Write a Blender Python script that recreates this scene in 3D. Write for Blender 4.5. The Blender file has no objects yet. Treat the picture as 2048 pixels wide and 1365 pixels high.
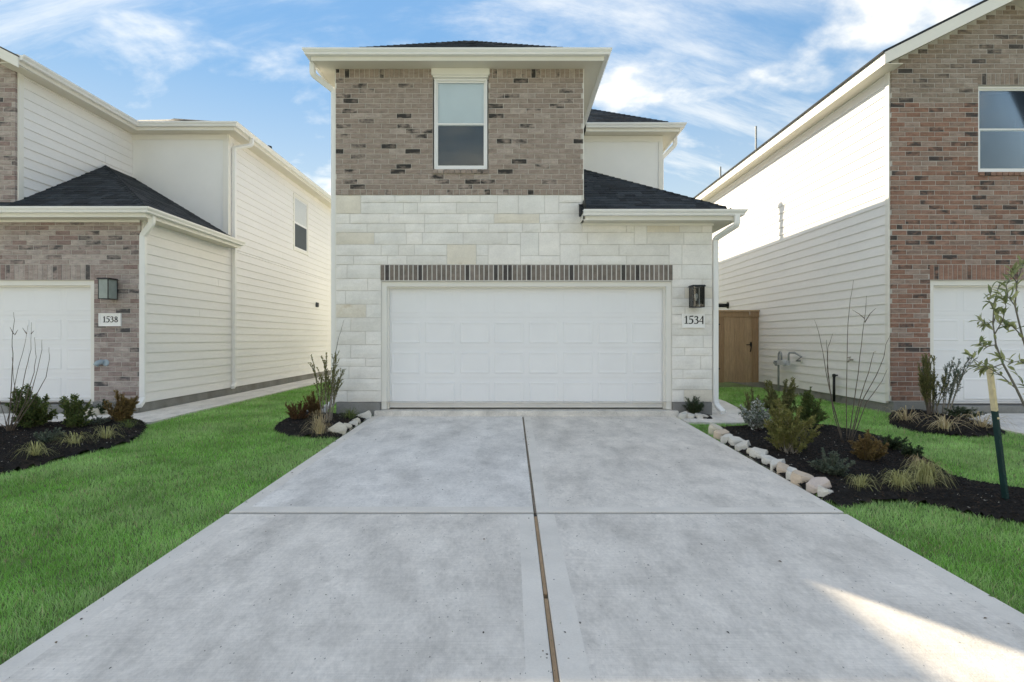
import bpy, math, random
import numpy as np
from mathutils import Vector, Matrix

S = bpy.context.scene
COL = S.collection
R = math.radians
random.seed(7)

# ------------------------------------------------------------------ camera
F, CX, CY, ZC = 1120.0, 1022.0, 678.0, 1.21      # focal length in photo pixels, vanishing point, eye height
cam_d = bpy.data.cameras.new('camera')
cam = bpy.data.objects.new('camera', cam_d); COL.objects.link(cam)
cam.location = (0, 0, ZC); cam.rotation_euler = (R(90), 0, 0)
cam_d.sensor_width = 36; cam_d.lens = F / 2048 * 36
cam_d.shift_x = (1024 - CX) / 2048; cam_d.shift_y = -(682.5 - CY) / 2048
cam_d.clip_end = 2000; cam_d.clip_start = 0.05
S.camera = cam

# ------------------------------------------------------------------ light
SUN_EL, SUN_AZ = R(26.15), R(-38.3)               # azimuth measured from +Y towards +X
sd = Vector((math.sin(SUN_AZ) * math.cos(SUN_EL), math.cos(SUN_AZ) * math.cos(SUN_EL), math.sin(SUN_EL)))
sun_d = bpy.data.lights.new('sun', 'SUN'); sun_d.energy = 2.0; sun_d.angle = R(0.53); sun_d.color = (1, .93, .82)
sun = bpy.data.objects.new('sun', sun_d); COL.objects.link(sun)
sun.rotation_euler = sd.to_track_quat('Z', 'Y').to_euler(); sun.location = sd * 40

W = bpy.data.worlds.new('World'); S.world = W; W.use_nodes = True
wn, wl = W.node_tree.nodes, W.node_tree.links
wn.clear()
def N(t, nodes=None, **k):
    n = (nodes or wn).new(t)
    for a, b in k.items(): setattr(n, a, b)
    return n
sky = N('ShaderNodeTexSky', sky_type='NISHITA', sun_disc=False)
sky.sun_elevation = SUN_EL; sky.sun_rotation = SUN_AZ
sky.air_density = 1.0; sky.dust_density = 0.0; sky.ozone_density = 1.6; sky.altitude = 100
tc = N('ShaderNodeTexCoord'); sep = N('ShaderNodeSeparateXYZ'); wl.new(tc.outputs['Generated'], sep.inputs[0])
zm = N('ShaderNodeMath', operation='MAXIMUM'); wl.new(sep.outputs['Z'], zm.inputs[0]); zm.inputs[1].default_value = 0.0
za = N('ShaderNodeMath', operation='ADD'); wl.new(zm.outputs[0], za.inputs[0]); za.inputs[1].default_value = 0.34
dx = N('ShaderNodeMath', operation='DIVIDE'); wl.new(sep.outputs['X'], dx.inputs[0]); wl.new(za.outputs[0], dx.inputs[1])
dy = N('ShaderNodeMath', operation='DIVIDE'); wl.new(sep.outputs['Y'], dy.inputs[0]); wl.new(za.outputs[0], dy.inputs[1])
cmb = N('ShaderNodeCombineXYZ'); wl.new(dx.outputs[0], cmb.inputs[0]); wl.new(dy.outputs[0], cmb.inputs[1])
cmb.inputs[2].default_value = 3.7
def wnoise(scale, detail, rough, dist, sx=1, sy=1, off=(0, 0, 0)):
    mp = N('ShaderNodeMapping'); mp.inputs['Scale'].default_value = (sx, sy, 1); mp.inputs['Location'].default_value = off
    wl.new(cmb.outputs[0], mp.inputs[0])
    n = N('ShaderNodeTexNoise'); n.inputs['Scale'].default_value = scale; n.inputs['Detail'].default_value = detail
    n.inputs['Roughness'].default_value = rough; n.inputs['Distortion'].default_value = dist
    wl.new(mp.outputs[0], n.inputs['Vector']); return n.outputs[0]
def wramp(src, a, b, top):
    m = N('ShaderNodeMapRange', interpolation_type='SMOOTHERSTEP'); wl.new(src, m.inputs[0])
    m.inputs[1].default_value = a; m.inputs[2].default_value = b; m.inputs[4].default_value = top
    return m.outputs[0]
puffs = wramp(wnoise(2.3, 10, .56, .2, .8, 1.1, (20.4, 55.45, 0)), .45, .72, .97)
wisps = wramp(wnoise(1.3, 9, .66, .7, .6, 1.3, (32.71, 18.75, 0)), .38, .76, .58)
mx = N('ShaderNodeMath', operation='MAXIMUM'); wl.new(puffs, mx.inputs[0]); wl.new(wisps, mx.inputs[1])
hz = N('ShaderNodeMapRange'); wl.new(zm.outputs[0], hz.inputs[0])                       # thin milky air low down
hz.inputs[1].default_value = 0.0; hz.inputs[2].default_value = 0.42; hz.inputs[3].default_value = .45; hz.inputs[4].default_value = 0.0
mx2 = N('ShaderNodeMath', operation='MAXIMUM'); wl.new(mx.outputs[0], mx2.inputs[0]); wl.new(hz.outputs[0], mx2.inputs[1])
lum = N('ShaderNodeRGBToBW'); wl.new(sky.outputs[0], lum.inputs[0])                      # soft shoulder for the glow round the sun
ld = N('ShaderNodeMath', operation='MULTIPLY_ADD'); wl.new(lum.outputs[0], ld.inputs[0]); ld.inputs[1].default_value = 1.0; ld.inputs[2].default_value = 1
hsv = N('ShaderNodeVectorMath', operation='SCALE'); wl.new(sky.outputs[0], hsv.inputs[0])
inv = N('ShaderNodeMath', operation='DIVIDE'); inv.inputs[0].default_value = 1.08; wl.new(ld.outputs[0], inv.inputs[1]); wl.new(inv.outputs[0], hsv.inputs['Scale'])
cmix = N('ShaderNodeMix', data_type='RGBA'); wl.new(mx2.outputs[0], cmix.inputs[0]); sat = N('ShaderNodeHueSaturation'); wl.new(hsv.outputs[0], sat.inputs['Color']); sat.inputs['Saturation'].default_value = 1.2
wl.new(sat.outputs[0], cmix.inputs[6])
cmix.inputs[7].default_value = (2.15, 2.18, 2.22, 1)
bg = N('ShaderNodeBackground'); bg.inputs[1].default_value = 0.15
wl.new(cmix.outputs[2], bg.inputs[0])
wo = N('ShaderNodeOutputWorld'); wl.new(bg.outputs[0], wo.inputs[0])

S.view_settings.view_transform = 'Standard'; S.view_settings.look = 'None'
S.view_settings.exposure = 2.2; S.view_settings.gamma = 1; S.view_settings.use_curve_mapping = False
S.view_settings.use_white_balance = True; S.view_settings.white_balance_temperature = 7800; S.view_settings.white_balance_tint = 8
S.cycles.use_denoising = True
S.cycles.max_bounces = 10; S.cycles.diffuse_bounces = 7; S.cycles.transparent_max_bounces = 8
S.cycles.sample_clamp_indirect = 6

# ------------------------------------------------------------------ materials
MATS = {}
def material(name, col, rough=.7, var=.12, scale=4.0, detail=5, fine=0.0, fine_scale=60, bump=0.0, bump_scale=80,
             col2=None, col2_scale=1.5, col2_lo=.5, col2_hi=.7, stretch=(1, 1, 1), spec=.3, metal=0.0, translucent=0.0,
             tint=None, specks=None, broom=0, col2_rough=.6):
    if name in MATS: return MATS[name]
    m = bpy.data.materials.new(name); m.use_nodes = True
    n, l = m.node_tree.nodes, m.node_tree.links
    b = n['Principled BSDF']
    b.inputs['Roughness'].default_value = rough; b.inputs['Specular IOR Level'].default_value = spec
    b.inputs['Metallic'].default_value = metal
    g = N('ShaderNodeNewGeometry', n); mp = N('ShaderNodeMapping', n); mp.inputs['Scale'].default_value = stretch
    l.new(g.outputs['Position'], mp.inputs[0])
    def noise(sc, det=5, rg=.6):
        t = N('ShaderNodeTexNoise', n); t.inputs['Scale'].default_value = sc; t.inputs['Detail'].default_value = det
        t.inputs['Roughness'].default_value = rg; l.new(mp.outputs[0], t.inputs['Vector']); return t.outputs[0]
    def rng(src, a, b2, c, d):
        r = N('ShaderNodeMapRange', n); l.new(src, r.inputs[0])
        for i, v in zip((1, 2, 3, 4), (a, b2, c, d)): r.inputs[i].default_value = v
        return r.outputs[0]
    rgb = N('ShaderNodeRGB', n); rgb.outputs[0].default_value = (*col, 1); cur = rgb.outputs[0]
    def mix(fac, a, b2, mode='MIX'):
        x = N('ShaderNodeMix', n, data_type='RGBA', blend_type=mode)
        if isinstance(fac, (int, float)): x.inputs[0].default_value = fac
        else: l.new(fac, x.inputs[0])
        for i, v in ((6, a), (7, b2)):
            if isinstance(v, tuple): x.inputs[i].default_value = (*v, 1)
            else: l.new(v, x.inputs[i])
        return x.outputs[2]
    if tint:                                        # per-leaf random value stored on the mesh
        at = N('ShaderNodeAttribute', n, attribute_name='tint')
        cur = mix(rng(at.outputs['Fac'], 0, 1, 0, 1), cur, tint)
    if col2: cur = mix(rng(noise(col2_scale, 9, col2_rough), col2_lo, col2_hi, 0, 1), cur, col2)
    if var:
        v = rng(noise(scale, detail), .25, .75, 1 - var, 1 + var)
        c = N('ShaderNodeCombineXYZ', n); [l.new(v, c.inputs[i]) for i in range(3)]
        cur = mix(1.0, cur, c.outputs[0], 'MULTIPLY')
    if fine:
        v = rng(noise(fine_scale, 3), .25, .75, 1 - fine, 1 + fine)
        c = N('ShaderNodeCombineXYZ', n); [l.new(v, c.inputs[i]) for i in range(3)]
        cur = mix(1.0, cur, c.outputs[0], 'MULTIPLY')
    if broom:                                       # brushed finish: fine lines across the slope
        m2 = N('ShaderNodeMapping', n); m2.inputs['Scale'].default_value = (2.5, 190, 1); l.new(g.outputs['Position'], m2.inputs[0])
        t2 = N('ShaderNodeTexNoise', n); t2.inputs['Scale'].default_value = 1; t2.inputs['Detail'].default_value = 3; l.new(m2.outputs[0], t2.inputs['Vector'])
        v = rng(t2.outputs[0], .3, .7, 1 - broom, 1 + broom); c = N('ShaderNodeCombineXYZ', n); [l.new(v, c.inputs[i]) for i in range(3)]
        cur = mix(1.0, cur, c.outputs[0], 'MULTIPLY')
    if specks:
        for sc, th, cc in specks:
            vo = N('ShaderNodeTexVoronoi', n); vo.inputs['Scale'].default_value = sc
            vo.inputs['Randomness'].default_value = 1.0
            l.new(mp.outputs[0], vo.inputs['Vector'])
            sx = N('ShaderNodeSeparateColor', n); l.new(vo.outputs['Color'], sx.inputs[0])
            keep = rng(sx.outputs[0], .80, .82, 0, 1)
            sz = rng(sx.outputs[1], 0, 1, th * .4, th)
            lt = N('ShaderNodeMath', n, operation='LESS_THAN'); l.new(vo.outputs['Distance'], lt.inputs[0]); l.new(sz, lt.inputs[1])
            mu = N('ShaderNodeMath', n, operation='MULTIPLY'); l.new(lt.outputs[0], mu.inputs[0]); l.new(keep, mu.inputs[1])
            cur = mix(mu.outputs[0], cur, cc)
    l.new(cur, b.inputs['Base Color'])
    if bump:
        bp = N('ShaderNodeBump', n); bp.inputs['Strength'].default_value = bump; bp.inputs['Distance'].default_value = .01
        l.new(noise(bump_scale, 6), bp.inputs['Height']); l.new(bp.outputs[0], b.inputs['Normal'])
    if translucent:
        tr = N('ShaderNodeBsdfTranslucent', n); l.new(cur, tr.inputs[0])
        ms = N('ShaderNodeMixShader', n); ms.inputs[0].default_value = translucent
        l.new(b.outputs[0], ms.inputs[1]); l.new(tr.outputs[0], ms.inputs[2])
        l.new(ms.outputs[0], n['Material Output'].inputs[0])
    MATS[name] = m
    return m
def glass_mat(name, tintc, clear=.85):
    if name in MATS: return MATS[name]
    m = bpy.data.materials.new(name); m.use_nodes = True
    n, l = m.node_tree.nodes, m.node_tree.links
    n.remove(n['Principled BSDF'])
    t = N('ShaderNodeBsdfTransparent', n); t.inputs[0].default_value = (*[c * clear for c in tintc], 1)
    g = N('ShaderNodeBsdfGlossy', n); g.inputs['Roughness'].default_value = .02; g.inputs[0].default_value = (1, 1, 1, 1)
    fr = N('ShaderNodeFresnel', n); fr.inputs[0].default_value = 1.42
    ms = N('ShaderNodeMixShader', n); l.new(fr.outputs[0], ms.inputs[0]); l.new(t.outputs[0], ms.inputs[1]); l.new(g.outputs[0], ms.inputs[2])
    l.new(ms.outputs[0], n['Material Output'].inputs[0]); MATS[name] = m
    return m

TRIM = material('white_trim_paint', (.80, .785, .74), .45, .03, 2)
GUTTER = material('white_gutter_enamel', (.83, .83, .82), .3, .03, 3, spec=.5)
SOFFIT = material('cream_soffit_paint', (.74, .70, .61), .6, .04, 2)
SIDING = material('cream_siding_paint', (.83, .82, .815), .6, .05, 1.2, fine=.03, fine_scale=30, bump=.12, bump_scale=40, stretch=(1, .25, 1))
PANELW = material('white_wall_panel', (.83, .83, .815), .6, .03, 1.5, bump=.08, bump_scale=90)
DOORW = material('white_door_enamel', (.84, .845, .86), .4, .025, 1.5, bump=.05, bump_scale=60)
VINYL = material('white_window_vinyl', (.82, .82, .82), .35, .02, 2, spec=.5)
FOUND = material('grey_foundation_concrete', (.27, .27, .26), .9, .25, 4, fine=.12, fine_scale=50, bump=.3, bump_scale=40, col2=(.16, .15, .14), col2_scale=2)
MORTAR = material('grey_mortar', (.54, .50, .455), .95, .12, 8, bump=.4, bump_scale=90)
MORTAR_R = material('pale_mortar_red_wall', (.50, .47, .44), .95, .12, 8, bump=.4, bump_scale=90)
MORTAR_W = material('white_stone_mortar', (.64, .62, .585), .95, .08, 6, bump=.5, bump_scale=60)
BLACKM = material('black_metal', (.012, .013, .013), .45, .1, 9, spec=.4)
BULB = material('white_bulb_glass', (.85, .87, .9), .3, .02)
FROST = material('frosted_lamp_glass', (.27, .32, .31), .25, .15, 9, spec=.6)
CLEAR = glass_mat('clear_lamp_glass', (.9, .92, .92), .8)
PANE = glass_mat('window_glass', (.93, .965, .98), .98)
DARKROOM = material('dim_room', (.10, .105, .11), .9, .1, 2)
BLIND = material('white_blind', (.86, .91, .94), .7, .03)
SCREEN = material('grey_insect_screen', (.085, .10, .115), .8, .1, 3)
GALV = material('grey_painted_pipe', (.33, .35, .36), .5, .15, 12, spec=.4, metal=.2)
BRASSY = material('dull_tap_brass', (.36, .34, .30), .45, .2, 20, metal=.6)
def roofmats(p, c):
    return [material(f'{p}_shingle_{i}', tuple(x * k for x in c), .9, .25, 14, fine=.35, fine_scale=160, bump=.6, bump_scale=220)
            for i, k in enumerate((.7, 1.0, 1.25, 1.6))]
ROOFM = roofmats('charcoal', (.026, .031, .036))
ROOFB = roofmats('weathered', (.085, .085, .08))
def bricks(p, cols, flash=(.045, .042, .040)):
    out = [material(f'{p}_brick_{i}', c, .9, .30, 9, fine=.18, fine_scale=70, bump=.5, bump_scale=70, col2=tuple(x * .66 for x in c),
                    col2_scale=11, col2_lo=.54, col2_hi=.74, stretch=(.8, 1, 2.2)) for i, c in enumerate(cols)]
    for i, (lo, sc) in enumerate(((.30, 7), (.42, 8))):                                    # smoky flashed faces
        out.append(material(f'{p}_flashed_brick_{i}', cols[i], .9, .3, 9, fine=.2, fine_scale=70, bump=.5, bump_scale=70, col2=flash, col2_scale=sc,
                            col2_lo=lo, col2_hi=lo + .22, stretch=(.9, 1, 1.8)))
    return out
BR_MAIN = bricks('taupe', [(0.327, 0.262, 0.225), (0.353, 0.287, 0.251), (0.308, 0.247, 0.213), (0.334, 0.273, 0.236), (0.403, 0.336, 0.298)])
BR_LEFT = bricks('pinkish', [(0.380, 0.318, 0.296), (0.342, 0.277, 0.259), (0.426, 0.366, 0.345), (0.304, 0.240, 0.225), (0.281, 0.204, 0.191)], (.09, .085, .087))
BR_RIGHT = bricks('red', [(0.304, 0.176, 0.133), (0.274, 0.157, 0.117), (0.318, 0.196, 0.153), (0.289, 0.203, 0.166), (0.332, 0.249, 0.211)], (.07, .06, .057))
BW = (28, 24, 18, 14, 8, 6, 8)
STONE = [material(f'white_limestone_{i}', c, .9, .10, 3, fine=.05, fine_scale=40, bump=.45, bump_scale=22,
                  col2=(.60, .51, .38), col2_scale=3.2, col2_lo=lo, col2_hi=lo + .14) for i, (c, lo) in enumerate([
    ((.82, .80, .765), .74), ((.80, .785, .75), .72), ((.84, .815, .775), .75), ((.77, .75, .71), .70), ((.76, .71, .62), .58)])]
EDGE = [material(f'edging_limestone_{i}', c, .9, .15, 6, fine=.08, fine_scale=50, bump=.8, bump_scale=30) for i, c in enumerate(
    [(.64, .585, .48), (.66, .63, .575), (.60, .49, .385), (.60, .51, .455)])]
CEDAR = [material(f'cedar_board_{i}', c, .8, .22, 3.5, fine=.12, fine_scale=20, bump=.3, bump_scale=30, stretch=(9, 9, .8)) for i, c in enumerate(
    [(.34, .225, .13), (.37, .25, .15), (.31, .20, .115), (.40, .275, .165)])]
SPK = [(11, .075, (.12, .11, .10)), (3.1, .036, (.05, .045, .04)), (45, .19, (.28, .27, .25))]
def conc(name, c, **k):
    return material(name, c, .85, .20, 3.0, 10, fine=.10, fine_scale=45, bump=.35, bump_scale=110,
                    col2=tuple(x * .70 for x in c), col2_scale=3.6, col2_rough=.78, col2_lo=.46, col2_hi=.74, specks=SPK, stretch=(1, .55, 1), broom=.06, **k)
CONC = conc('driveway_concrete', (.71, .665, .61))
CONC_B = conc('smooth_driveway_concrete', (.73, .70, .665))
CONC_E = material('troweled_concrete_edge', (.715, .675, .62), .85, .10, 3, 6, fine=.05, fine_scale=80, bump=.12, bump_scale=90, specks=SPK[:1])
CONC_W = conc('walkway_concrete', (.72, .685, .635))
JOINTD = material('dark_joint_filler', (.05, .045, .04), .95, .3, 20)
JOINTW = material('wood_joint_strip', (.36, .245, .15), .85, .25, 6, stretch=(1, .3, 1), fine=.15, fine_scale=60, col2=(.2, .14, .1), col2_scale=3)
SOIL = material('lawn_soil', (.12, .17, .06), .95, .35, 6, fine=.3, fine_scale=60, bump=.5, bump_scale=60)
MULCH = material('black_mulch', (.014, .0125, .012), .95, .5, 14, fine=.5, fine_scale=90, bump=1.0, bump_scale=60, col2=(.035, .026, .020), col2_scale=5)
CHIPS = [material('mulch_chip_dark', (.016, .014, .013), .95, .4, 30), material('mulch_chip_brown', (.05, .034, .024), .9, .4, 30),
         material('mulch_chip_pale', (.42, .40, .36), .9, .2, 30)]
GRASS = material('lawn_grass_blade', (.215, .52, .085), .6, .32, 1.6, 5, translucent=.35, tint=(.50, .72, .30), spec=.25)
ASPH = material('street_concrete', (.50, .49, .47), .9, .15, 1.5, fine=.1, fine_scale=60)

# ------------------------------------------------------------------ mesh helpers
WORLD = {}
class MB:
    def __init__(s): s.v, s.f, s.m = [], [], []
    def add(s, vs, fs, mi=0):
        o = len(s.v); s.v += [tuple(p) for p in vs]
        s.f += [tuple(i + o for i in f) for f in fs]; s.m += [mi] * len(fs)
    def quad(s, a, b, c, d, mi=0): s.add([a, b, c, d], [(0, 1, 2, 3)], mi)
    def poly(s, ps, mi=0): s.add(ps, [tuple(range(len(ps)))], mi)
    def box(s, x0, x1, y0, y1, z0, z1, mi=0):
        v = [(x, y, z) for z in (z0, z1) for y in (y0, y1) for x in (x0, x1)]
        s.add(v, [(0, 2, 3, 1), (4, 5, 7, 6), (0, 1, 5, 4), (2, 6, 7, 3), (0, 4, 6, 2), (1, 3, 7, 5)], mi)
    def hexa(s, lo, hi, mi=0):           # two matching rings of four points
        s.add(list(lo) + list(hi), [(3, 2, 1, 0), (4, 5, 6, 7)] + [(i, (i + 1) % 4, (i + 1) % 4 + 4, i + 4) for i in range(4)], mi)
    def prism(s, ring, off, mi=0):
        n = len(ring); r2 = [tuple(Vector(p) + Vector(off)) for p in ring]
        s.add(list(ring) + r2, [tuple(range(n - 1, -1, -1)), tuple(range(n, 2 * n))] + [(i, (i + 1) % n, (i + 1) % n + n, i + n) for i in range(n)], mi)
    def tube(s, path, rad, n=6, mi=0, sec=None, caps=True):
        P = [Vector(p) for p in path]
        if isinstance(rad, (int, float)): rad = [rad] * len(P)
        up = Vector((0, 0, 1)); t0 = (P[1] - P[0]).normalized()
        u = t0.cross(up)
        if u.length < 1e-3: u = Vector((1, 0, 0))
        u.normalize(); rings = []
        for i, p in enumerate(P):
            t = ((P[min(i + 1, len(P) - 1)] - p).normalized() + (p - P[max(i - 1, 0)]).normalized())
            t = t.normalized() if t.length > 1e-6 else t0
            u = (u - t * u.dot(t)).normalized(); w = t.cross(u)
            if sec: rings.append([p + u * a * rad[i] + w * b * rad[i] for a, b in sec])
            else: rings.append([p + (u * math.cos(2 * math.pi * k / n) + w * math.sin(2 * math.pi * k / n)) * rad[i] for k in range(n)])
        k = len(rings[0]); vs = [q for r in rings for q in r]; fs = []
        for i in range(len(P) - 1):
            for j in range(k): fs.append((i * k + j, i * k + (j + 1) % k, (i + 1) * k + (j + 1) % k, (i + 1) * k + j))
        if caps: fs += [tuple(range(k - 1, -1, -1)), tuple((len(P) - 1) * k + j for j in range(k))]
        s.add(vs, fs, mi)
    def lathe(s, c, axis, prof, n=16, mi=0):      # prof: (distance along axis, radius)
        axis = Vector(axis).normalized(); u = axis.orthogonal().normalized(); w = axis.cross(u); vs = []; fs = []
        for d, r in prof:
            vs += [Vector(c) + axis * d + (u * math.cos(2 * math.pi * k / n) + w * math.sin(2 * math.pi * k / n)) * r for k in range(n)]
        for i in range(len(prof) - 1):
            for j in range(n): fs.append((i * n + j, i * n + (j + 1) % n, (i + 1) * n + (j + 1) % n, (i + 1) * n + j))
        fs += [tuple(range(n - 1, -1, -1)), tuple((len(prof) - 1) * n + j for j in range(n))]
        s.add(vs, fs, mi)
    def mesh(s, name, mats, smooth=False):
        me = bpy.data.meshes.new(name); me.from_pydata(s.v, [], s.f)
        for m in (mats if isinstance(mats, list) else [mats]): me.materials.append(m)
        if any(s.m): me.polygons.foreach_set('material_index', s.m)
        if smooth: me.polygons.foreach_set('use_smooth', [True] * len(s.f))
        me.update(); return me
    def build(s, name, mats, parent=None, smooth=False, loc=None):
        return link(name, s.mesh(name, mats, smooth), parent, loc)
def link(name, data, parent=None, loc=None):     # loc: world position of the object's origin
    o = bpy.data.objects.new(name, data); COL.objects.link(o)
    w = Vector(loc) if loc is not None else Vector((0, 0, 0)); WORLD[o.name] = w
    if parent: o.parent = parent; o.location = w - WORLD[parent.name]
    else: o.location = w
    return o
def tag(o, label, cat, group=None):
    o['label'] = label; o['category'] = cat
    if group: o['group'] = group
    return o
def thing(name, label, cat, loc, group=None): return tag(link(name, None, None, loc), label, cat, group)
def struct(o): o['kind'] = 'structure'; return o
def stuff(o): o['kind'] = 'stuff'; return o

SLOPE = .0281
def zd(y): return -.087 - SLOPE * (9.556 - max(-1.0, min(y, 9.556)))
def G(px, py, dz=0.0):                            # where the photo's line of sight meets the sloping ground
    t = (py - CY) / F
    y = (ZC + .087 - dz + SLOPE * 9.556) / (t + SLOPE)
    if y > 9.556: y = (ZC + .087 - dz) / t
    return Vector(((px - CX) / F * y, y, zd(y) + dz))
def P(px, py, y): return Vector(((px - CX) / F * y, y, ZC - (py - CY) / F * y))

# ------------------------------------------------------------------ ground, paving
def inpoly(x, y, poly):
    c = False; j = len(poly) - 1
    for i in range(len(poly)):
        xi, yi = poly[i]; xj, yj = poly[j]
        if (yi > y) != (yj > y) and x < (xj - xi) * (y - yi) / (yj - yi) + xi: c = not c
        j = i
    return c
m = MB()
ys = [-400, -30, -1.0, 2, 5, 8, 9.556, 30, 400]
for a, b in zip(ys, ys[1:]):
    m.quad((-400, a, zd(a) - .035), (400, a, zd(a) - .035), (400, b, zd(b) - .035), (-400, b, zd(b) - .035))
struct(m.build('ground', SOIL))

def slab(name, x0, x1, y0, y1, mat, parent, edge=.13, th=.12, bord=(1, 1, 1, 1)):
    m = MB(); r = .006
    def T(x, y, d=0): return (x, y, zd(y) - d)
    xi0, xi1, yi0, yi1 = x0 + edge * bord[0], x1 - edge * bord[1], y0 + edge * bord[2], y1 - edge * bord[3]
    e = [(x0 + r, y0 + r), (x1 - r, y0 + r), (x1 - r, y1 - r), (x0 + r, y1 - r)]
    i = [(max(xi0, x0 + r), max(yi0, y0 + r)), (min(xi1, x1 - r), max(yi0, y0 + r)), (min(xi1, x1 - r), min(yi1, y1 - r)), (max(xi0, x0 + r), min(yi1, y1 - r))]
    o = [(x0, y0), (x1, y0), (x1, y1), (x0, y1)]
    m.poly([T(*p) for p in i], 0)
    for k in range(4):
        q = (k + 1) % 4
        m.quad(T(*e[k]), T(*e[q]), T(*i[q]), T(*i[k]), 1)
        m.quad(T(*o[k], r), T(*o[q], r), T(*e[q]), T(*e[k]), 1)
        m.quad(T(*o[k], th), T(*o[q], th), T(*o[q], r), T(*o[k], r), 1)
    return m.build(name, [mat, CONC_E], parent)
DX0, DX1, DJ, DY = -2.34, 2.76, .20, 4.62
drv = struct(link('driveway', None, None, (0.2, 4.6, zd(4.6))))
slab('slab', DX0, DJ - .012, DY + .026, 9.40, CONC_B, drv, bord=(1, 0, 1, 0))
slab('slab', DJ + .012, DX1, DY + .026, 9.40, CONC, drv, edge=.11, bord=(1, 1, 1, 0))
slab('slab', DX0, DJ - .014, -1.2, DY - .026, CONC, drv, edge=.12, bord=(1, 1, 1, 0))
slab('slab', DJ + .014, DX1, -1.2, DY - .026, CONC, drv, edge=.14, bord=(1, 1, 1, 0))
def strip(name, pts, w, mat, parent, drop):
    m = MB()
    for (xa, ya), (xb, yb) in zip(pts, pts[1:]):
        m.hexa([(xa - w, ya, zd(ya) - .1), (xa + w, ya, zd(ya) - .1), (xb + w, yb, zd(yb) - .1), (xb - w, yb, zd(yb) - .1)],
               [(xa - w, ya, zd(ya) - drop), (xa + w, ya, zd(ya) - drop), (xb + w, yb, zd(yb) - drop), (xb - w, yb, zd(yb) - drop)])
    return m.build(name, mat, parent)
strip('joint_strip', [(DJ, -1.2), (DJ, 3.19)], .0105, JOINTW, drv, .004)
strip('joint_strip', [(DJ, 3.25), (DJ, 4.55)], .0105, JOINTW, drv, .006)
strip('joint_filler', [(DJ + .003, 4.65), (DJ - .004, 5.6), (DJ + .003, 6.9), (DJ - .002, 9.38)], .0085, material('weathered_joint_strip', (.22, .18, .14), .9, .4, 9, fine=.3, fine_scale=60), drv, .010)
m = MB(); m.box(DX0 + .01, DX1 - .01, DY - .025, DY + .025, zd(DY) - .09, zd(DY) - .024); m.build('joint_filler', JOINTD, drv)
# garage apron (edge of the slab under the door)
m = MB(); m.box(-2.30, 2.82, 9.412, 9.75, -.25, -.008); m.box(-2.30, 2.82, 9.40, 9.411, -.25, -.07); m.build('door_sill', CONC_W, drv)

def walkpoly(name, pts, mat, parent=None, th=.1, lift=0.0):
    m = MB(); top = [(x, y, zd(y) + lift) for x, y in pts]; n = len(pts)
    m.poly(top); m.add(top + [(x, y, z - th) for x, y, z in top], [(k, k + n, (k + 1) % n + n, (k + 1) % n) for k in range(n)])
    return m.build(name, mat, parent)
wr = struct(link('walkway_right', None, None, (3.4, 9, zd(9))))
walkpoly('slab', [(2.78, 8.85), (3.5, 8.80), (4.22, 8.86), (4.20, 9.75), (3.30, 9.75), (3.30, 9.40), (2.78, 9.40)], CONC_W, wr)
walkpoly('slab', [(3.48, 9.765), (4.20, 9.765), (4.28, 10.6), (4.45, 11.6), (4.50, 13.0), (4.42, 13.0), (3.48, 13.0)], CONC_W, wr)
walkpoly('slab', [(3.48, 13.015), (4.5, 13.015), (4.5, 15.0), (3.48, 15.0)], CONC_W, wr)
wlk = struct(link('walkway_left', None, None, (-6.1, 12, zd(12))))
walkpoly('slab', [(-7.23, 8.75), (-6.4, 8.70), (-5.68, 8.85), (-5.66, 9.75), (-6.55, 9.75), (-7.23, 9.75)], CONC_W, wlk)
yy = 9.765
while yy < 22:
    y2 = yy + 1.5; walkpoly('slab', [(-6.52, yy), (-5.66, yy), (-5.66, y2), (-6.52, y2)], CONC_W, wlk); yy = y2 + .012
dl = struct(link('driveway_left', None, None, (-9.8, 5, zd(5))))
slab('slab', -12.35, -9.82, -1.2, 9.74, CONC, dl); slab('slab', -9.80, -7.25, 4.63, 9.74, CONC_B, dl); slab('slab', -9.80, -7.25, -1.2, 4.61, CONC, dl)
drr = struct(link('driveway_right', None, None, (9.7, 5, zd(5))))
slab('slab', 7.28, 9.8, 4.63, 9.74, CONC_B, drr); slab('slab', 7.28, 9.8, -1.2, 4.61, CONC, drr); slab('slab', 9.82, 12.4, -1.2, 9.74, CONC, drr)
struct(walkpoly('pavement', [(-60, -2.8), (60, -2.8), (60, -1.22), (-60, -1.22)], CONC_W))
m = MB(); m.box(-60, 60, -13, -4.2, zd(-2) - .3, zd(-2) - .12); struct(m.build('road', ASPH))  # unseen street added behind the camera, pale so it bounces sunlight
m = MB(); m.box(-60, 60, -4.2, -4.0, zd(-2) - .3, zd(-2) + .01); struct(m.build('kerb', CONC_W))

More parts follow.
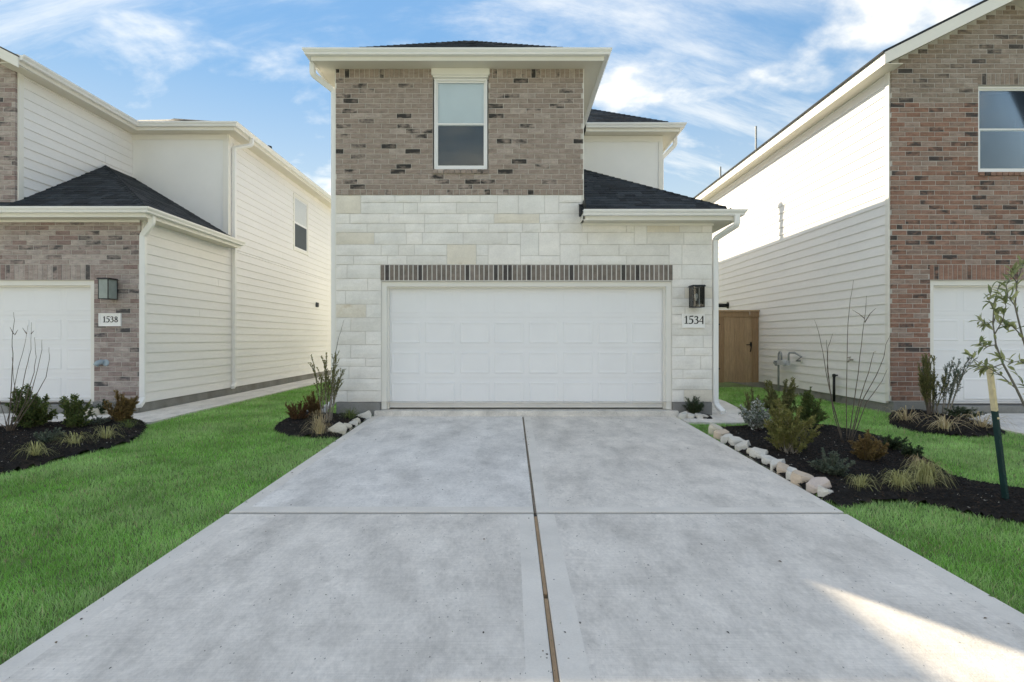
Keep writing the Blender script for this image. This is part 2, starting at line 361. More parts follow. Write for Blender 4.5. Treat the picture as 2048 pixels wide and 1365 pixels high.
# ------------------------------------------------------------------ house parts
def brick_mesh(cache, w, h, d, mat, axis=0):
    k = (round(w, 3), round(h, 3), mat.name)
    if k not in cache:
        m = MB(); b = .004
        out = [(0, b, 0), (w, b, 0), (w, b, h), (0, b, h)]; inn = [(b, 0, b), (w - b, 0, b), (w - b, 0, h - b), (b, 0, h - b)]
        bk = [(0, d, 0), (w, d, 0), (w, d, h), (0, d, h)]
        m.poly(inn)
        for i in range(4):
            j = (i + 1) % 4
            m.quad(out[i], out[j], inn[j], inn[i]); m.quad(bk[i], bk[j], out[j], out[i])
        cache[k] = m.mesh('brick', mat)
    return cache[k]
CACHE = {}
def lay(pieces, y, depth, mats, weights, parent, name, limit, key, jit=.002, rnd=None):
    """pieces: (x0,x1,z0,z1); the first `limit` by key become objects, the rest one stuff part."""
    rnd = rnd or random.Random(11)
    pieces = sorted(pieces, key=key); me = MB(); rest = False
    for i, (x0, x1, z0, z1) in enumerate(pieces):
        mi = rnd.choices(range(len(mats)), weights)[0]; yy = y + rnd.uniform(-jit, jit)
        if i < limit:
            link(name, brick_mesh(CACHE, x1 - x0, z1 - z0, depth, mats[mi]), parent, (x0, yy, z0))
        else:
            rest = True; b = .004; w, h = x1 - x0, z1 - z0
            o = [(x0, yy + b, z0), (x1, yy + b, z0), (x1, yy + b, z1), (x0, yy + b, z1)]
            n = [(x0 + b, yy, z0 + b), (x1 - b, yy, z0 + b), (x1 - b, yy, z1 - b), (x0 + b, yy, z1 - b)]
            k = [(x0, yy + depth, z0), (x1, yy + depth, z0), (x1, yy + depth, z1), (x0, yy + depth, z1)]
            me.poly(n, mi)
            for a in range(4):
                c = (a + 1) % 4; me.quad(o[a], o[c], n[c], n[a], mi); me.quad(k[a], k[c], o[c], o[a], mi)
    if rest: stuff(me.build(name + '_remainder', mats, parent))
BP, BH, BL, BJ = .0862, .0762, .262, .010
def courses(x0, x1, z0, nrow, holes=(), top=None, seed=1, first=0):
    rnd = random.Random(seed); out = []
    for r in range(nrow):
        za = z0 + r * BP; zb = za + BH; L, Rr = x0, x1
        if top:
            L, Rr = max(L, top(zb)[0]), min(Rr, top(zb)[1])
            if Rr - L < .08: continue
        off = ((r + first) % 2) * BL * .5 + rnd.uniform(-.02, .02); x = x0 - off
        while x < Rr:
            a, b = max(x, L), min(x + BL - BJ, Rr)
            segs = [(a, b)]
            for hx0, hx1, hz0, hz1 in holes:
                if zb > hz0 and za < hz1:
                    ns = []
                    for p, q in segs:
                        if q <= hx0 or p >= hx1: ns.append((p, q))
                        else:
                            if p < hx0: ns.append((p, hx0 - .001))
                            if q > hx1: ns.append((hx1 + .001, q))
                    segs = ns
            out += [(p, q, za, zb) for p, q in segs if q - p > .035]
            x += BL
    return out
def soldiers(x0, x1, z0, z1, pitch, joint, top=None):
    n = max(1, round((x1 - x0 + joint) / pitch)); p = (x1 - x0 + joint) / n
    return [(x0 + i * p, x0 + (i + 1) * p - joint, z0, z1) for i in range(n)]
def wall_face(m, x0, x1, z0, z1, y0, y1, holes=(), reveal=.12, top=None, sides=(1, 1)):
    """front wall facing -Y with rectangular openings and their reveals"""
    xs = sorted({x0, x1, *[v for h in holes for v in h[:2] if x0 < v < x1]}); zs = sorted({z0, z1, *[v for h in holes for v in h[2:] if z0 < v < z1]})
    for a, b in zip(xs, xs[1:]):
        for c, d in zip(zs, zs[1:]):
            if any(h[0] - 1e-6 <= a and b <= h[1] + 1e-6 and h[2] - 1e-6 <= c and d <= h[3] + 1e-6 for h in holes): continue
            m.quad((a, y0, c), (b, y0, c), (b, y0, d), (a, y0, d))
    for a, b, c, d in holes:
        yr = y0 + reveal
        if a >= x0: m.quad((a, y0, c), (a, y0, d), (a, yr, d), (a, yr, c))
        if b <= x1: m.quad((b, y0, d), (b, y0, c), (b, yr, c), (b, yr, d))
        a, b = max(a, x0), min(b, x1)
        m.quad((a, y0, d), (b, y0, d), (b, yr, d), (a, yr, d)); m.quad((b, y0, c), (a, y0, c), (a, yr, c), (b, yr, c))
    if sides[0]: m.quad((x0, y0, z0), (x0, y0, z1), (x0, y1, z1), (x0, y1, z0))
    if sides[1]: m.quad((x1, y1, z0), (x1, y1, z1), (x1, y0, z1), (x1, y0, z0))
    m.quad((x0, y0, z1), (x1, y0, z1), (x1, y1, z1), (x0, y1, z1)); m.quad((x1, y0, z0), (x0, y0, z0), (x0, y1, z0), (x1, y1, z0))

def sweep(m, path, prof, mi=0, closed=False):
    """profile (outward, z) along a level path; outward is to the right of travel"""
    n = len(path); V2 = [Vector(p) for p in path]; rings = []
    for i in range(n):
        d0 = (V2[i] - V2[i - 1]).normalized() if i or closed else None
        d1 = (V2[(i + 1) % n] - V2[i]).normalized() if i < n - 1 or closed else None
        d0 = d0 or d1; d1 = d1 or d0
        n0, n1 = Vector((d0.y, -d0.x)), Vector((d1.y, -d1.x)); b = (n0 + n1); b = b / (b.dot(n0))
        rings.append([(V2[i].x + b.x * o, V2[i].y + b.y * o, z) for o, z in prof])
    k = len(prof); vs = [p for r in rings for p in r]; fs = []
    for i in range(n if closed else n - 1):
        a, c = i * k, ((i + 1) % n) * k
        for j in range(k): fs.append((a + j, a + (j + 1) % k, c + (j + 1) % k, c + j))
    if not closed: fs += [tuple(range(k - 1, -1, -1)), tuple((n - 1) * k + j for j in range(k))]
    m.add(vs, fs, mi)
GUT = [(0.002, .095), (.002, .0), (.075, .0), (.082, .012), (.084, .030), (.100, .052), (.112, .070), (.114, .095), (.104, .095), (.100, .082), (.012, .082)]
def eaves(house, path, zs, gutter=True, fh=.155, soff=.31, frieze=True):
    """fascia + gutter along path (the fascia line); zs = soffit height"""
    m = MB(); sweep(m, path, [(-.02, zs - .012), (0, zs - .012), (0, zs + fh), (-.02, zs + fh)]); m.build('fascia', TRIM, house)
    if gutter:
        m = MB(); sweep(m, path, [(o, z + zs + .052) for o, z in GUT]); m.build('gutter', GUTTER, house)
    m = MB(); sweep(m, path, [(-.021, zs), (-.021, zs + .012), (-soff - .02, zs + .012), (-soff - .02, zs)]); m.build('soffit', SOFFIT, house)

def window(house, x0, x1, z0, z1, y, blind=True):
    w = MB(); f = .035
    for a, b, c, d in ((x0, x1, z1 - f, z1), (x0, x1, z0, z0 + f), (x0, x0 + f, z0 + f, z1 - f), (x1 - f, x1, z0 + f, z1 - f)):
        w.box(a, b, y, y + .07, c, d)
    wo = w.build('window', VINYL, house); zm = (z0 + z1) / 2
    for k, (a, b, yo) in enumerate(((zm - .02, z1 - f, .030), (z0 + f, zm + .02, .012))):
        s = MB(); e = .028
        xa, xb = x0 + f, x1 - f
        for p, q, c, d in ((xa, xb, b - e, b), (xa, xb, a, a + e + .01), (xa, xa + e, a + e + .01, b - e), (xb - e, xb, a + e + .01, b - e)):
            s.box(p, q, y + yo, y + yo + .022, c, d)
        s.build('sash', VINYL, wo)
        g = MB(); g.box(xa + e, xb - e, y + yo + .009, y + yo + .013, a + e + .01, b - e); g.build('pane', PANE, wo)
        if k == 1:
            g = MB(); g.box(xa + e, xb - e, y + yo + .030, y + yo + .032, a + e + .01, b - e); g.build('insect_screen', SCREEN, wo)
    if blind:
        b = MB(); z = zm + .03
        while z < z1 - .06:
            b.box(x0 + .06, x1 - .06, y + .066, y + .069, z, z + .024); z += .0245
        b.build('blind', BLIND, wo)
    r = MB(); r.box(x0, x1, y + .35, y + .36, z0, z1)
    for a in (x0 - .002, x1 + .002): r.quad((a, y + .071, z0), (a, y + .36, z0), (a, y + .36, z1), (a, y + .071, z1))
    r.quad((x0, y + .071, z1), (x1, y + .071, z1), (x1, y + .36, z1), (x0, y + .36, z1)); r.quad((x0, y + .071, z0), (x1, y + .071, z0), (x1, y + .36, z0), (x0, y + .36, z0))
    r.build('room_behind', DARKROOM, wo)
    return wo

def garage_door(house, x0, x1, z0, z1, y, cols=8):
    """sectional door with pressed panels; y is the wall's face"""
    m = MB(); t = .085; yd = y + .17
    m.box(x0 - .002, x0 + t, y + .035, yd + .05, z0 - .0, z1); m.box(x1 - t, x1 + .002, y + .035, yd + .05, z0, z1)
    m.box(x0 + t, x1 - t, y + .035, yd + .05, z1 - t, z1)
    m.box(x0 + t, x0 + t + .03, y + .10, yd - .004, z0, z1 - t); m.box(x1 - t - .03, x1 - t, y + .10, yd - .004, z0, z1 - t); m.box(x0 + t + .03, x1 - t - .03, y + .10, yd - .004, z1 - t - .03, z1 - t)
    gd = m.build('garage_door', TRIM, house)
    xa, xb, za, zb = x0 + t + .002, x1 - t - .002, z0 + .012, z1 - t - .002
    h = (zb - za) / 4
    for r in range(4):
        s = MB(); a, b = za + r * h + .003, za + (r + 1) * h - .003
        s.box(xa, xb, yd, yd + .04, a, b - .006); s.box(xa, xb, yd + .010, yd + .04, b - .0055, b + .0055)
        s.build('door_section', DOORW, gd)
        pw = (xb - xa) / cols; dep = .008 if r < 3 else .002
        key = ('panel', round(pw, 3), round(h, 3), dep)
        if key not in CACHE:
            q = MB(); g = .045; w2, h2 = pw - 2 * g, h - 2 * .075
            def rect(i, yy): return [(i, yy, i), (w2 - i, yy, i), (w2 - i, yy, h2 - i), (i, yy, h2 - i)]
            rs = [rect(0, 0), rect(.012, -dep), rect(.022, -dep), rect(.062, -dep * .15), rect(.066, -dep * .15)]
            rs = [rect(0, 0), rect(.010, -dep), rect(.018, -dep), rect(.050, -dep * .25)]
            for u, v in zip(rs, rs[1:]):
                for i in range(4): q.quad(u[i], u[(i + 1) % 4], v[(i + 1) % 4], v[i])
            q.poly(rs[-1]); CACHE[key] = q.mesh('raised_panel', DOORW)
        for c in range(cols):
            link('raised_panel', CACHE[key], gd, (xa + c * pw + .045, yd - .001, a + .072))
    s = MB(); s.box(xa, xb, yd + .002, yd + .03, z0 + .0, za + .002); s.build('weather_seal', JOINTD, gd)
    return gd

SB = .178
def siding(house, x, y0, y1, z0, z1, face, name='side_wall', openings=(), ztop=None, seed=3):
    """lap boards on a wall at x facing +X (face=1) or -X (face=-1)"""
    m = MB(); t = .12
    m.box(min(x, x - face * t), max(x, x - face * t), y0, y1, z0, z1)
    w = m.build(name, SIDING, house); rnd = random.Random(seed); r = 0; z = z0
    while z < z1 - .02:
        h = min(SB + .02, z1 - z); ya = y0 - rnd.uniform(0, 2.6)
        while ya < y1:
            a, b = max(ya, y0), min(ya + 3.66, y1); ya += 3.66
            segs = [(a, b)]
            for oy0, oy1, oz0, oz1 in openings:
                if z + SB > oz0 and z < oz1:
                    ns = []
                    for p, q in segs:
                        if q <= oy0 or p >= oy1: ns.append((p, q)); continue
                        if p < oy0: ns.append((p, oy0))
                        if q > oy1: ns.append((oy1, q))
                    segs = ns
            for p, q in segs:
                L = q - p - .002
                if L < .03: continue
                k = ('board', round(L, 2), face, round(h, 3))
                if k not in CACHE:
                    b2 = MB(); sec = [(0.000, 0), (.021, 0), (.0215, .004), (.003, h), (0.0, h)]
                    ring = [(face * o, 0, zz) for o, zz in sec]
                    b2.prism(ring, (0, round(L, 2), 0)); CACHE[k] = b2.mesh('siding_board', SIDING)
                link('siding_board', CACHE[k], w, (x + face * .001, p, z))
        z += SB
    return w

def shingle_face(m, e0, e1, up, inward, z, s, bounds, dmax, rnd, exp=.143):
    """rows of tabs on a roof face. e0 -> e1 eave line (2D), inward unit 2D normal, bounds(d)->(t0,t1) along the eave"""
    e0, e1 = Vector(e0), Vector(e1); ax = (e1 - e0).normalized(); inn = Vector(inward); c = 1 / math.sqrt(1 + s * s)
    d = 0.0; step = exp * c
    while d < dmax:
        d2 = min(d + step * 1.08, dmax); t0, t1 = bounds(d + step * .5)
        t = t0 - rnd.uniform(0, .2)
        while t < t1:
            w = rnd.choice((.11, .15, .19, .24, .3)); a, b = max(t, t0), min(t + w - .003, t1); t += w
            if b - a < .02: continue
            lift = rnd.choice((.010, .013, .018)); mi = rnd.randrange(4)
            def p(tt, dd, l): q = e0 + ax * tt + inn * dd; return (q.x, q.y, z + dd * s + l)
            m.quad(p(a, d, lift), p(b, d, lift), p(b, d2, .004), p(a, d2, .004), mi)
            m.quad(p(a, d, -.004), p(b, d, -.004), p(b, d, lift), p(a, d, lift), mi)
            m.quad(p(a, d, -.004), p(a, d, lift), p(a, d2, .004), p(a, d2, -.004), mi); m.quad(p(b, d, lift), p(b, d, -.004), p(b, d2, -.004), p(b, d2, .004), mi)
        d += step
def caps(m, a, b, rnd, w=.13):
    a, b = Vector(a), Vector(b); n = max(2, int((b - a).length / .15)); ax = (b - a).normalized(); sd_ = ax.cross(Vector((0, 0, 1))).normalized()
    upv = sd_.cross(ax)
    for i in range(n):
        p, q = a.lerp(b, i / n), a.lerp(b, min(1, (i + 1.25) / n)); mi = rnd.randrange(4)
        def ring(c, l): return [c - sd_ * w - upv * .055, c + upv * (.018 + l), c + sd_ * w - upv * .055]
        r1, r2 = ring(p, .014), ring(q, 0)
        m.quad(r1[0], r1[1], r2[1], r2[0], mi); m.quad(r1[1], r1[2], r2[2], r2[1], mi); m.poly([r1[0] - upv * .02, r1[2] - upv * .02, r1[2], r1[1], r1[0]], mi)
def roof_part(house, m, mats, faces, hips, seed=5):
    r = m.build('roof', mats[1], house); rnd = random.Random(seed); sm = MB()
    for f in faces: shingle_face(sm, *f, rnd)
    for a, b in hips: caps(sm, Vector(a).lerp(Vector(b), .07), b, rnd)
    stuff(sm.build('shingle_courses', mats, r)); return r
DSEC = [(-1, -.55), (-.8, -.75), (.8, -.75), (1, -.55), (1, .55), (.8, .75), (-.8, .75), (-1, .55)]
def downspout(house, pts, r=.042, mat=None):
    path = []; V = [Vector(p) for p in pts]
    for i, p in enumerate(V):
        if 0 < i < len(V) - 1:
            for t in (.0, .25, .5, .75, 1.0):
                a = p + (V[i - 1] - p).normalized() * .05; b = p + (V[i + 1] - p).normalized() * .05
                path.append(a.lerp(p, t).lerp(p.lerp(b, t), t))
        else: path.append(p)
    m = MB(); m.tube(path, r, sec=DSEC); return m.build('downspout', mat or GUTTER, house, smooth=False)
def lids(m, x0, x1, y, z0, z1, th): m.box(x0, x1, y, y + th, z0, z1)

# ================================================================== the middle house (1534)
Y0 = 9.556
XA, XB, XC = -2.99, 1.23, 3.44
YB = 12.715
ZE, ZL = 5.815, 3.18                                 # soffit heights, upper and lower
SL = .60
H1 = thing('house', 'middle house with taupe brick above white limestone and a wide white garage door', 'house', (0.2, Y0, 0))
GX0, GX1, GZ1 = -2.215, 2.745, 2.19                 # garage opening
# limestone lower wall -----------------------------------------------------
m = MB(); ZS = 3.665
wall_face(m, XA + .004, XB, .13, ZS - .002, Y0 + .012, Y0 + .14, [(GX0, GX1, -.3, 2.475)] , .16, sides=(1, 0))
for a, b in ((XA + .004, GX0), (GX1, XC - .004)): pass
sw = m.build('stone_wall', MORTAR_W, H1)
m = MB(); wall_face(m, XB + .0, XC - .004, .13, ZL + .01, Y0 + .0125, Y0 + .14, [(GX0, GX1, -.3, 2.475)], .16, sides=(0, 1)); m.build('wall_backing', MORTAR_W, sw)
m = MB(); m.box(GX0 - .0, GX1 + .0, Y0 - .006, Y0 + .14, 2.192, 2.474); m.build('lintel_backing', material('white_pointing', (.62, .60, .57), .9, .05, 6), sw)
def ashlar(x0, x1, rows, blocked, rnd, wmin, wmax):
    """random coursed stones; rows: list of (z0,z1); some stones stand two rows high"""
    out = []; taken = {i: [] for i in range(len(rows))}
    for i, (a, b) in enumerate(rows):
        x = x0
        while x < x1 - .001:
            hit = [t for t in taken[i] if t[0] - 1e-4 <= x < t[1] - 1e-4]
            if hit: x = hit[0][1]; continue
            lim = min([t[0] for t in taken[i] if t[0] > x + 1e-4] + [x1])
            w = rnd.uniform(wmin, wmax) * (1.0 if b - a > .15 else .9); e = x + w
            if lim - e < wmin * .6: e = lim
            top = b
            if i + 1 < len(rows) and rnd.random() < .34 and b - a < .21 and e - x < .62:
                top = rows[i + 1][1]; taken[i + 1].append((x, e))
            out.append((x, e, a, top)); x = e
    return out
srnd = random.Random(21); stones = []
def levels(z, hs): return [(z + sum(hs[:k]), z + sum(hs[:k + 1])) for k in range(len(hs))]
lower = levels(2.475, (.155, .19, .205, .155)); upper = levels(ZL, (.165, .19, ZS - ZL - .355))
stones += ashlar(XA, XC, lower, None, srnd, .20, .80)
stones += ashlar(XA, XB - .02, upper, None, srnd, .20, .80)
cols = []
for x0, x1, seed in ((XA, GX0 - .002, 4), (GX1 + .002, XC, 9)):
    prnd = random.Random(seed); z = .13; k = 0
    while z < 2.43:
        h = prnd.choice((.14, .19, .23, .21, .16)); 
        if 2.475 - (z + h) < .1: h = 2.475 - z
        c = x0 + (x1 - x0) * (prnd.uniform(.62, .78) if k % 2 else prnd.uniform(.2, .36))
        if prnd.random() < .12: stones.append((x0, x1, z, z + h))
        else: stones += [(x0, c, z, z + h), (c, x1, z, z + h)]
        z += h; k += 1
smc = {}
for a, b, c, d in stones:                              # each stone: uneven rock-faced block
    if b - a < .03 or d - c < .03: continue
    w, h = b - a - .011, d - c - .011; q = MB(); nx, nz = max(2, int(w / .11)), 3
    bul = srnd.uniform(.0, .003); g = []
    for j in range(nz + 1):
        for i in range(nx + 1):
            u, v = i / nx, j / nz; edge = i in (0, nx) or j in (0, nz)
            ex = srnd.uniform(-.004, .004) if edge else 0
            g.append((w * u + (ex if j in (0, nz) and 0 < i < nx else 0), (.005 if edge else -bul + srnd.uniform(-.0025, .0015)), h * v + (ex if i and i < nx else 0)))
    fs = [(j * (nx + 1) + i, j * (nx + 1) + i + 1, (j + 1) * (nx + 1) + i + 1, (j + 1) * (nx + 1) + i) for j in range(nz) for i in range(nx)]
    q.add(g, fs)
    o = [(0, .005, 0), (w, .005, 0), (w, .005, h), (0, .005, h)]; k = [(x, .10, z) for x, _, z in o]
    for i in range(4): q.quad(k[i], k[(i + 1) % 4], o[(i + 1) % 4], o[i])
    q.build('stone', srnd.choices(STONE, (30, 26, 20, 16, 7))[0], sw, loc=(a + .0055, Y0, c + .0055))
# soldier bricks over the garage
DK = [material(f'dark_soldier_brick_{i}', c, .9, .25, 9, fine=.15, fine_scale=70, bump=.5, bump_scale=70) for i, c in enumerate(
    [(.20, .172, .15), (.225, .19, .165), (.175, .15, .133), (.25, .215, .19), (.08, .072, .069)])]
lay(soldiers(GX0 - .01, GX1 + .01, 2.208, 2.468, 0.0808, .017), Y0 - .011, .10, DK, (30, 25, 20, 12, 10), sw, 'soldier_brick', 300, lambda p: p[0])
# brick upper wall -----------------------------------------------------------
WX0, WX1, WZ0, WZ1 = -1.335, -.385, 4.10, 5.80
m = MB(); wall_face(m, XA + .004, XB - .004, ZS, ZE, Y0 + .003, Y0 + .14, [(WX0, WX1, WZ0, WZ1)], .12)
bw = m.build('brick_wall', MORTAR, H1)
pcs = soldiers(XA, XB, ZS + .004, ZS + .092, .1055, .010)
lay(pcs, Y0 - .006, .10, BR_MAIN, (26, 22, 20, 16, 6, 2, 3), bw, 'header_brick', 300, lambda p: p[0])
zc = ZS + .102; nr = int((5.578 - zc) / BP) + 1
hole = [(WX0 - .002, WX1 + .002, WZ0 - .075, WZ1 + .1)]
br = courses(XA, XB, zc, nr, hole, seed=2)
lay(br, Y0 - .004, .10, BR_MAIN, BW, bw, 'brick', 300, lambda p: p[2])
ztop = zc + nr * BP
lay(soldiers(XA + .07, WX0 - .075, ztop, ZE - .004, .0835, .010) + soldiers(WX1 + .075, XB - .07, ztop, ZE - .004, .0835, .010),
    Y0 - .004, .10, BR_MAIN, BW, bw, 'soldier_brick', 300, lambda p: p[0])
pc = []
for x in (XA, WX0 - .065, WX1 + .005, XB - .06):
    z = ztop
    while z < ZE - .05: pc.append((x, x + .06, z, min(z + BH, ZE - .004))); z += BP
lay(pc, Y0 - .004, .10, BR_MAIN, BW, bw, 'closer_brick', 300, lambda p: p[0])
lay(soldiers(WX0, WX1, WZ0 - .073, WZ0 - .004, .098, .010), Y0 - .03, .12, BR_MAIN, (26, 22, 20, 16, 6, 2, 3), bw, 'sill_brick', 300, lambda p: p[0])
window(H1, WX0 + .02, WX1 - .02, WZ0 + .005, 5.665, Y0 + .03)
m = MB(); m.box(WX0 - .02, WX1 + .02, Y0 - .035, Y0 + .11, 5.70, ZE - .003); m.box(WX0 + .005, WX1 - .005, Y0 - .012, Y0 + .10, 5.668, 5.6995); m.build('window_head', TRIM, H1)
garage_door(H1, GX0, GX1, 0, GZ1, Y0)
# plain walls, footing
m = MB(); m.box(XA + .01, XC - .01, Y0 + .30, 24, -.2, 3.16); m.build('ground_floor_wall', PANELW, H1)
m = MB(); m.box(XA + .01, XB - .003, Y0 + .46, YB + .2, 3.161, ZE); m.box(XB - .02, XB - .0035, Y0 + .141, Y0 + .459, 3.161, ZE - .01); m.build('upper_front_wall', PANELW, H1)
m = MB(); m.box(XA + .012, XC, YB, 24, 3.162, ZE); m.build('upper_rear_wall', PANELW, H1)
m = MB(); m.box(XC - .09, XC + .006, YB - .02, YB - .001, 3.4, ZE - .145); m.box(XB, XC + .004, YB - .02, YB - .001, ZE - .14, ZE - .004); m.build('frieze_board', TRIM, H1)
m = MB(); m.box(XB - .004, XB + .012, Y0 + .003, Y0 + .10, ZL + .15, ZE - .003); m.build('corner_trim', TRIM, H1)
m = MB(); m.box(XA - .016, XA + .003, Y0 + .01, Y0 + .11, .12, ZE - .003); m.build('corner_trim', TRIM, H1)
for a, b in ((XA + .02, GX0 - .01), (GX1 + .01, XC - .02)):
    m = MB(); m.box(a, b, Y0 - .035, Y0 + .14, -.3, .125); m.build('footing', FOUND, H1)
ov = .31
# eaves: upper front U, rear volume, lower right
eaves(H1, [(XA - ov, 24), (XA - ov, Y0 - ov), (XB + ov, Y0 - ov), (XB + ov, YB - ov)][0:], ZE)
eaves(H1, [(XB + ov + .118, YB - ov), (XC + ov, YB - ov), (XC + ov, 24)], ZE)
eaves(H1, [(XB - .045, Y0 - ov), (XC + ov, Y0 - ov), (XC + ov, YB)], ZL)
m = MB(); m.box(XB - .03, XC + .01, Y0 - .03, Y0 - .002, ZL - .045, ZL - .001); m.build('frieze_board', TRIM, H1)
m = MB(); m.prism([(XB - .04, Y0 - ov, ZL), (XB - .04, Y0, ZL), (XB - .04, Y0, ZL + .2), (XB - .04, Y0 - ov, ZL + .14)], (.03, 0, 0)); m.build('eave_return', TRIM, H1)
def hip_z(z): return z + .115
# upper front hip
x0, x1, y0 = XA - ov - .03, XB + ov + .03, Y0 - ov - .03; hw = (x1 - x0) / 2; xm = (x0 + x1) / 2; zr = hip_z(ZE); yr = y0 + hw; yk = 17.0
m = MB(); A, B, C_, D = (x0, y0, zr), (x1, y0, zr), (xm, yr, zr + hw * SL), (xm, yk, zr + hw * SL)
m.poly([A, B, C_]); m.poly([B, (x1, yk, zr), D, C_]); m.poly([(x0, yk, zr), A, C_, D]); m.poly([A, (x0, yk, zr), (x1, yk, zr), B])
roof_part(H1, m, ROOFM, [((x0, y0), (x1, y0), None, (0, 1), zr, SL, lambda d, h=hw: (d, 2 * h - d), hw)], [(A, C_), (B, C_)], 5)
# rear hip
x0, x1, y0 = XA - ov - .03, XC + ov + .03, YB - ov - .03; hw = (x1 - x0) / 2; xm = (x0 + x1) / 2; yr = y0 + hw; yk = 24.3
m = MB(); zr2 = zr + .002; A, B, C_, D = (x0, y0, zr2), (x1, y0, zr2), (xm, yr, zr2 + hw * SL), (xm, yk, zr2 + hw * SL)
m.poly([A, B, C_]); m.poly([B, (x1, yk, zr2), D, C_]); m.poly([(x0, yk, zr2), A, C_, D]); m.poly([(x0, yk, zr2), D, (x1, yk, zr2)])
m.poly([A, (x0, yk, zr2), (x1, yk, zr2), B])
roof_part(H1, m, ROOFM, [((x0, y0), (x1, y0), None, (0, 1), zr2, SL, lambda d, h=hw: (max(d, XB - XA), 2 * h - d), hw)], [(B, C_)], 6)
m = MB(); m.tube([(3.05, 18.55, 6.2), (3.05, 18.55, 7.32)], .07, 12); m.lathe((3.05, 18.55, 7.30), (0, 0, 1), [(0, .08), (.02, .11), (.12, .11), (.2, .05)], 12); m.build('roof_vent', GALV, H1)
# lower right hip
x1, y0 = XC + ov + .03, Y0 - ov - .03; zr = hip_z(ZL); xw = XB - .07; d = x1 - XB
m = MB(); B = (x1, y0, zr); K = (XB, y0 + d, zr + d * SL)
m.poly([(XB, y0, zr), B, K]); m.poly([B, (x1, YB, zr), (XB, YB, zr + d * SL), K]); m.poly([(xw, y0, zr), (XB, y0, zr), (XB, y0 + .36, zr + .36 * SL), (xw, y0 + .36, zr + .36 * SL)])
m.poly([(xw, y0, zr), (x1, y0, zr), (x1, YB, zr), (xw, YB, zr)]); m.quad((xw, y0, zr - .02), (xw, y0, zr + .02), (xw, y0 + .36, zr + .36 * SL + .02), (xw, y0 + .36, zr))
roof_part(H1, m, ROOFM, [((XB - .075, y0), (x1, y0), None, (0, 1), zr, SL, lambda d, X=x1: (0 if d < .34 else .078, X - XB + .075 - d), d),
                        ((x1, y0), (x1, YB), None, (-1, 0), zr, SL, lambda d, L=YB - y0: (d, L), d)], [(B, K)], 7)
m = MB(); m.box(XB - .012, XB + .006, Y0 - .30, Y0 - .005, ZL + .17, ZL + .36); m.build('roof_flashing', BLACKM, H1)
downspout(H1, [(XA - ov - .05, Y0 - .10, ZE + .06), (XA - ov - .05, Y0 - .10, ZE - .14), (XA - .06, Y0 + .10, ZE - .33), (XA - .06, Y0 + .10, .30), (XA - .06, Y0 + .05, .12), (XA - .11, Y0 - .16, .06)], .045)
downspout(H1, [(XC + ov - .04, Y0 - ov - .055, ZL + .06), (XC + ov - .04, Y0 - ov - .055, ZL - .10), (XC + .055, Y0 + .02, ZL - .26), (XC + .055, Y0 + .02, .14), (XC + .075, Y0 - .02, .06), (XC + .11, Y0 - .20, -.02)], .045)
downspout(H1, [(XC + ov + .05, YB + .25, ZE + .06), (XC + ov + .05, YB + .25, ZE - .12), (XC + .055, YB + .30, ZE - .42), (XC + .055, YB + .30, .1)], .045)

# ================================================================== the left house (1538)
LX, LY, LDZ = -6.57, 9.91, .13
LB = -8.78; LYB = 12.98
H2 = thing('house', 'left house with pinkish grey brick garage front and long cream lap siding', 'house', (-9.8, LY, 0.05))
ZE2, ZL2 = ZE + LDZ, ZL + LDZ
GLX1, GLX0, GLZ = -7.38, -12.2, 2.245
# lower brick front
m = MB(); wall_face(m, -13, LX - .004, .10, ZL2 + .02, LY + .003, LY + .14, [(GLX0, GLX1, -.3, GLZ)], .16)
bw = m.build('brick_wall', MORTAR_R, H2)
XL0 = -11.2
nr = int((ZL2 - .11) / BP) + 1
hole = [(XL0 - 2, GLX1 + .001, -1, 2.528)]
br = [p for p in courses(XL0, LX, .115, nr, hole, seed=12) if p[3] < ZL2 + .02]
lay(br, LY - .003, .10, BR_LEFT, BW, bw, 'brick', 230, lambda p: -p[0])
lay(soldiers(XL0, GLX1 + .01, GLZ + .012, 2.5186, .0835, .010), LY - .004, .10, BR_LEFT, BW, bw, 'soldier_brick', 300, lambda p: -p[0])
# upper brick front with a gable
S2 = .5
m = MB(); wall_face(m, -13, LB - .004, ZL2, ZE2 + .05, LY + .003, LY + .14)
xg = (-13 + LB) / 2; hg = (LB + 13) / 2
m.prism([(-13, LY + .003, ZE2 + .05), (LB - .004, LY + .003, ZE2 + .05), (LB - .004, LY + .003, ZE2 + .12), (xg, LY + .003, ZE2 + .12 + hg * S2), (-13, LY + .003, ZE2 + .12)], (0, .12, 0))
bu = m.build('upper_brick_wall', MORTAR_R, H2)
br = courses(XL0, LB, 3.42, 44, seed=14, top=lambda z: (-99, LB if z < ZE2 + .10 else LB - (z - ZE2 - .10) / S2))
lay(br, LY - .003, .10, BR_LEFT, BW, bu, 'brick', 70, lambda p: -p[0])
garage_door(H2, GLX0, GLX1, .05, GLZ, LY)
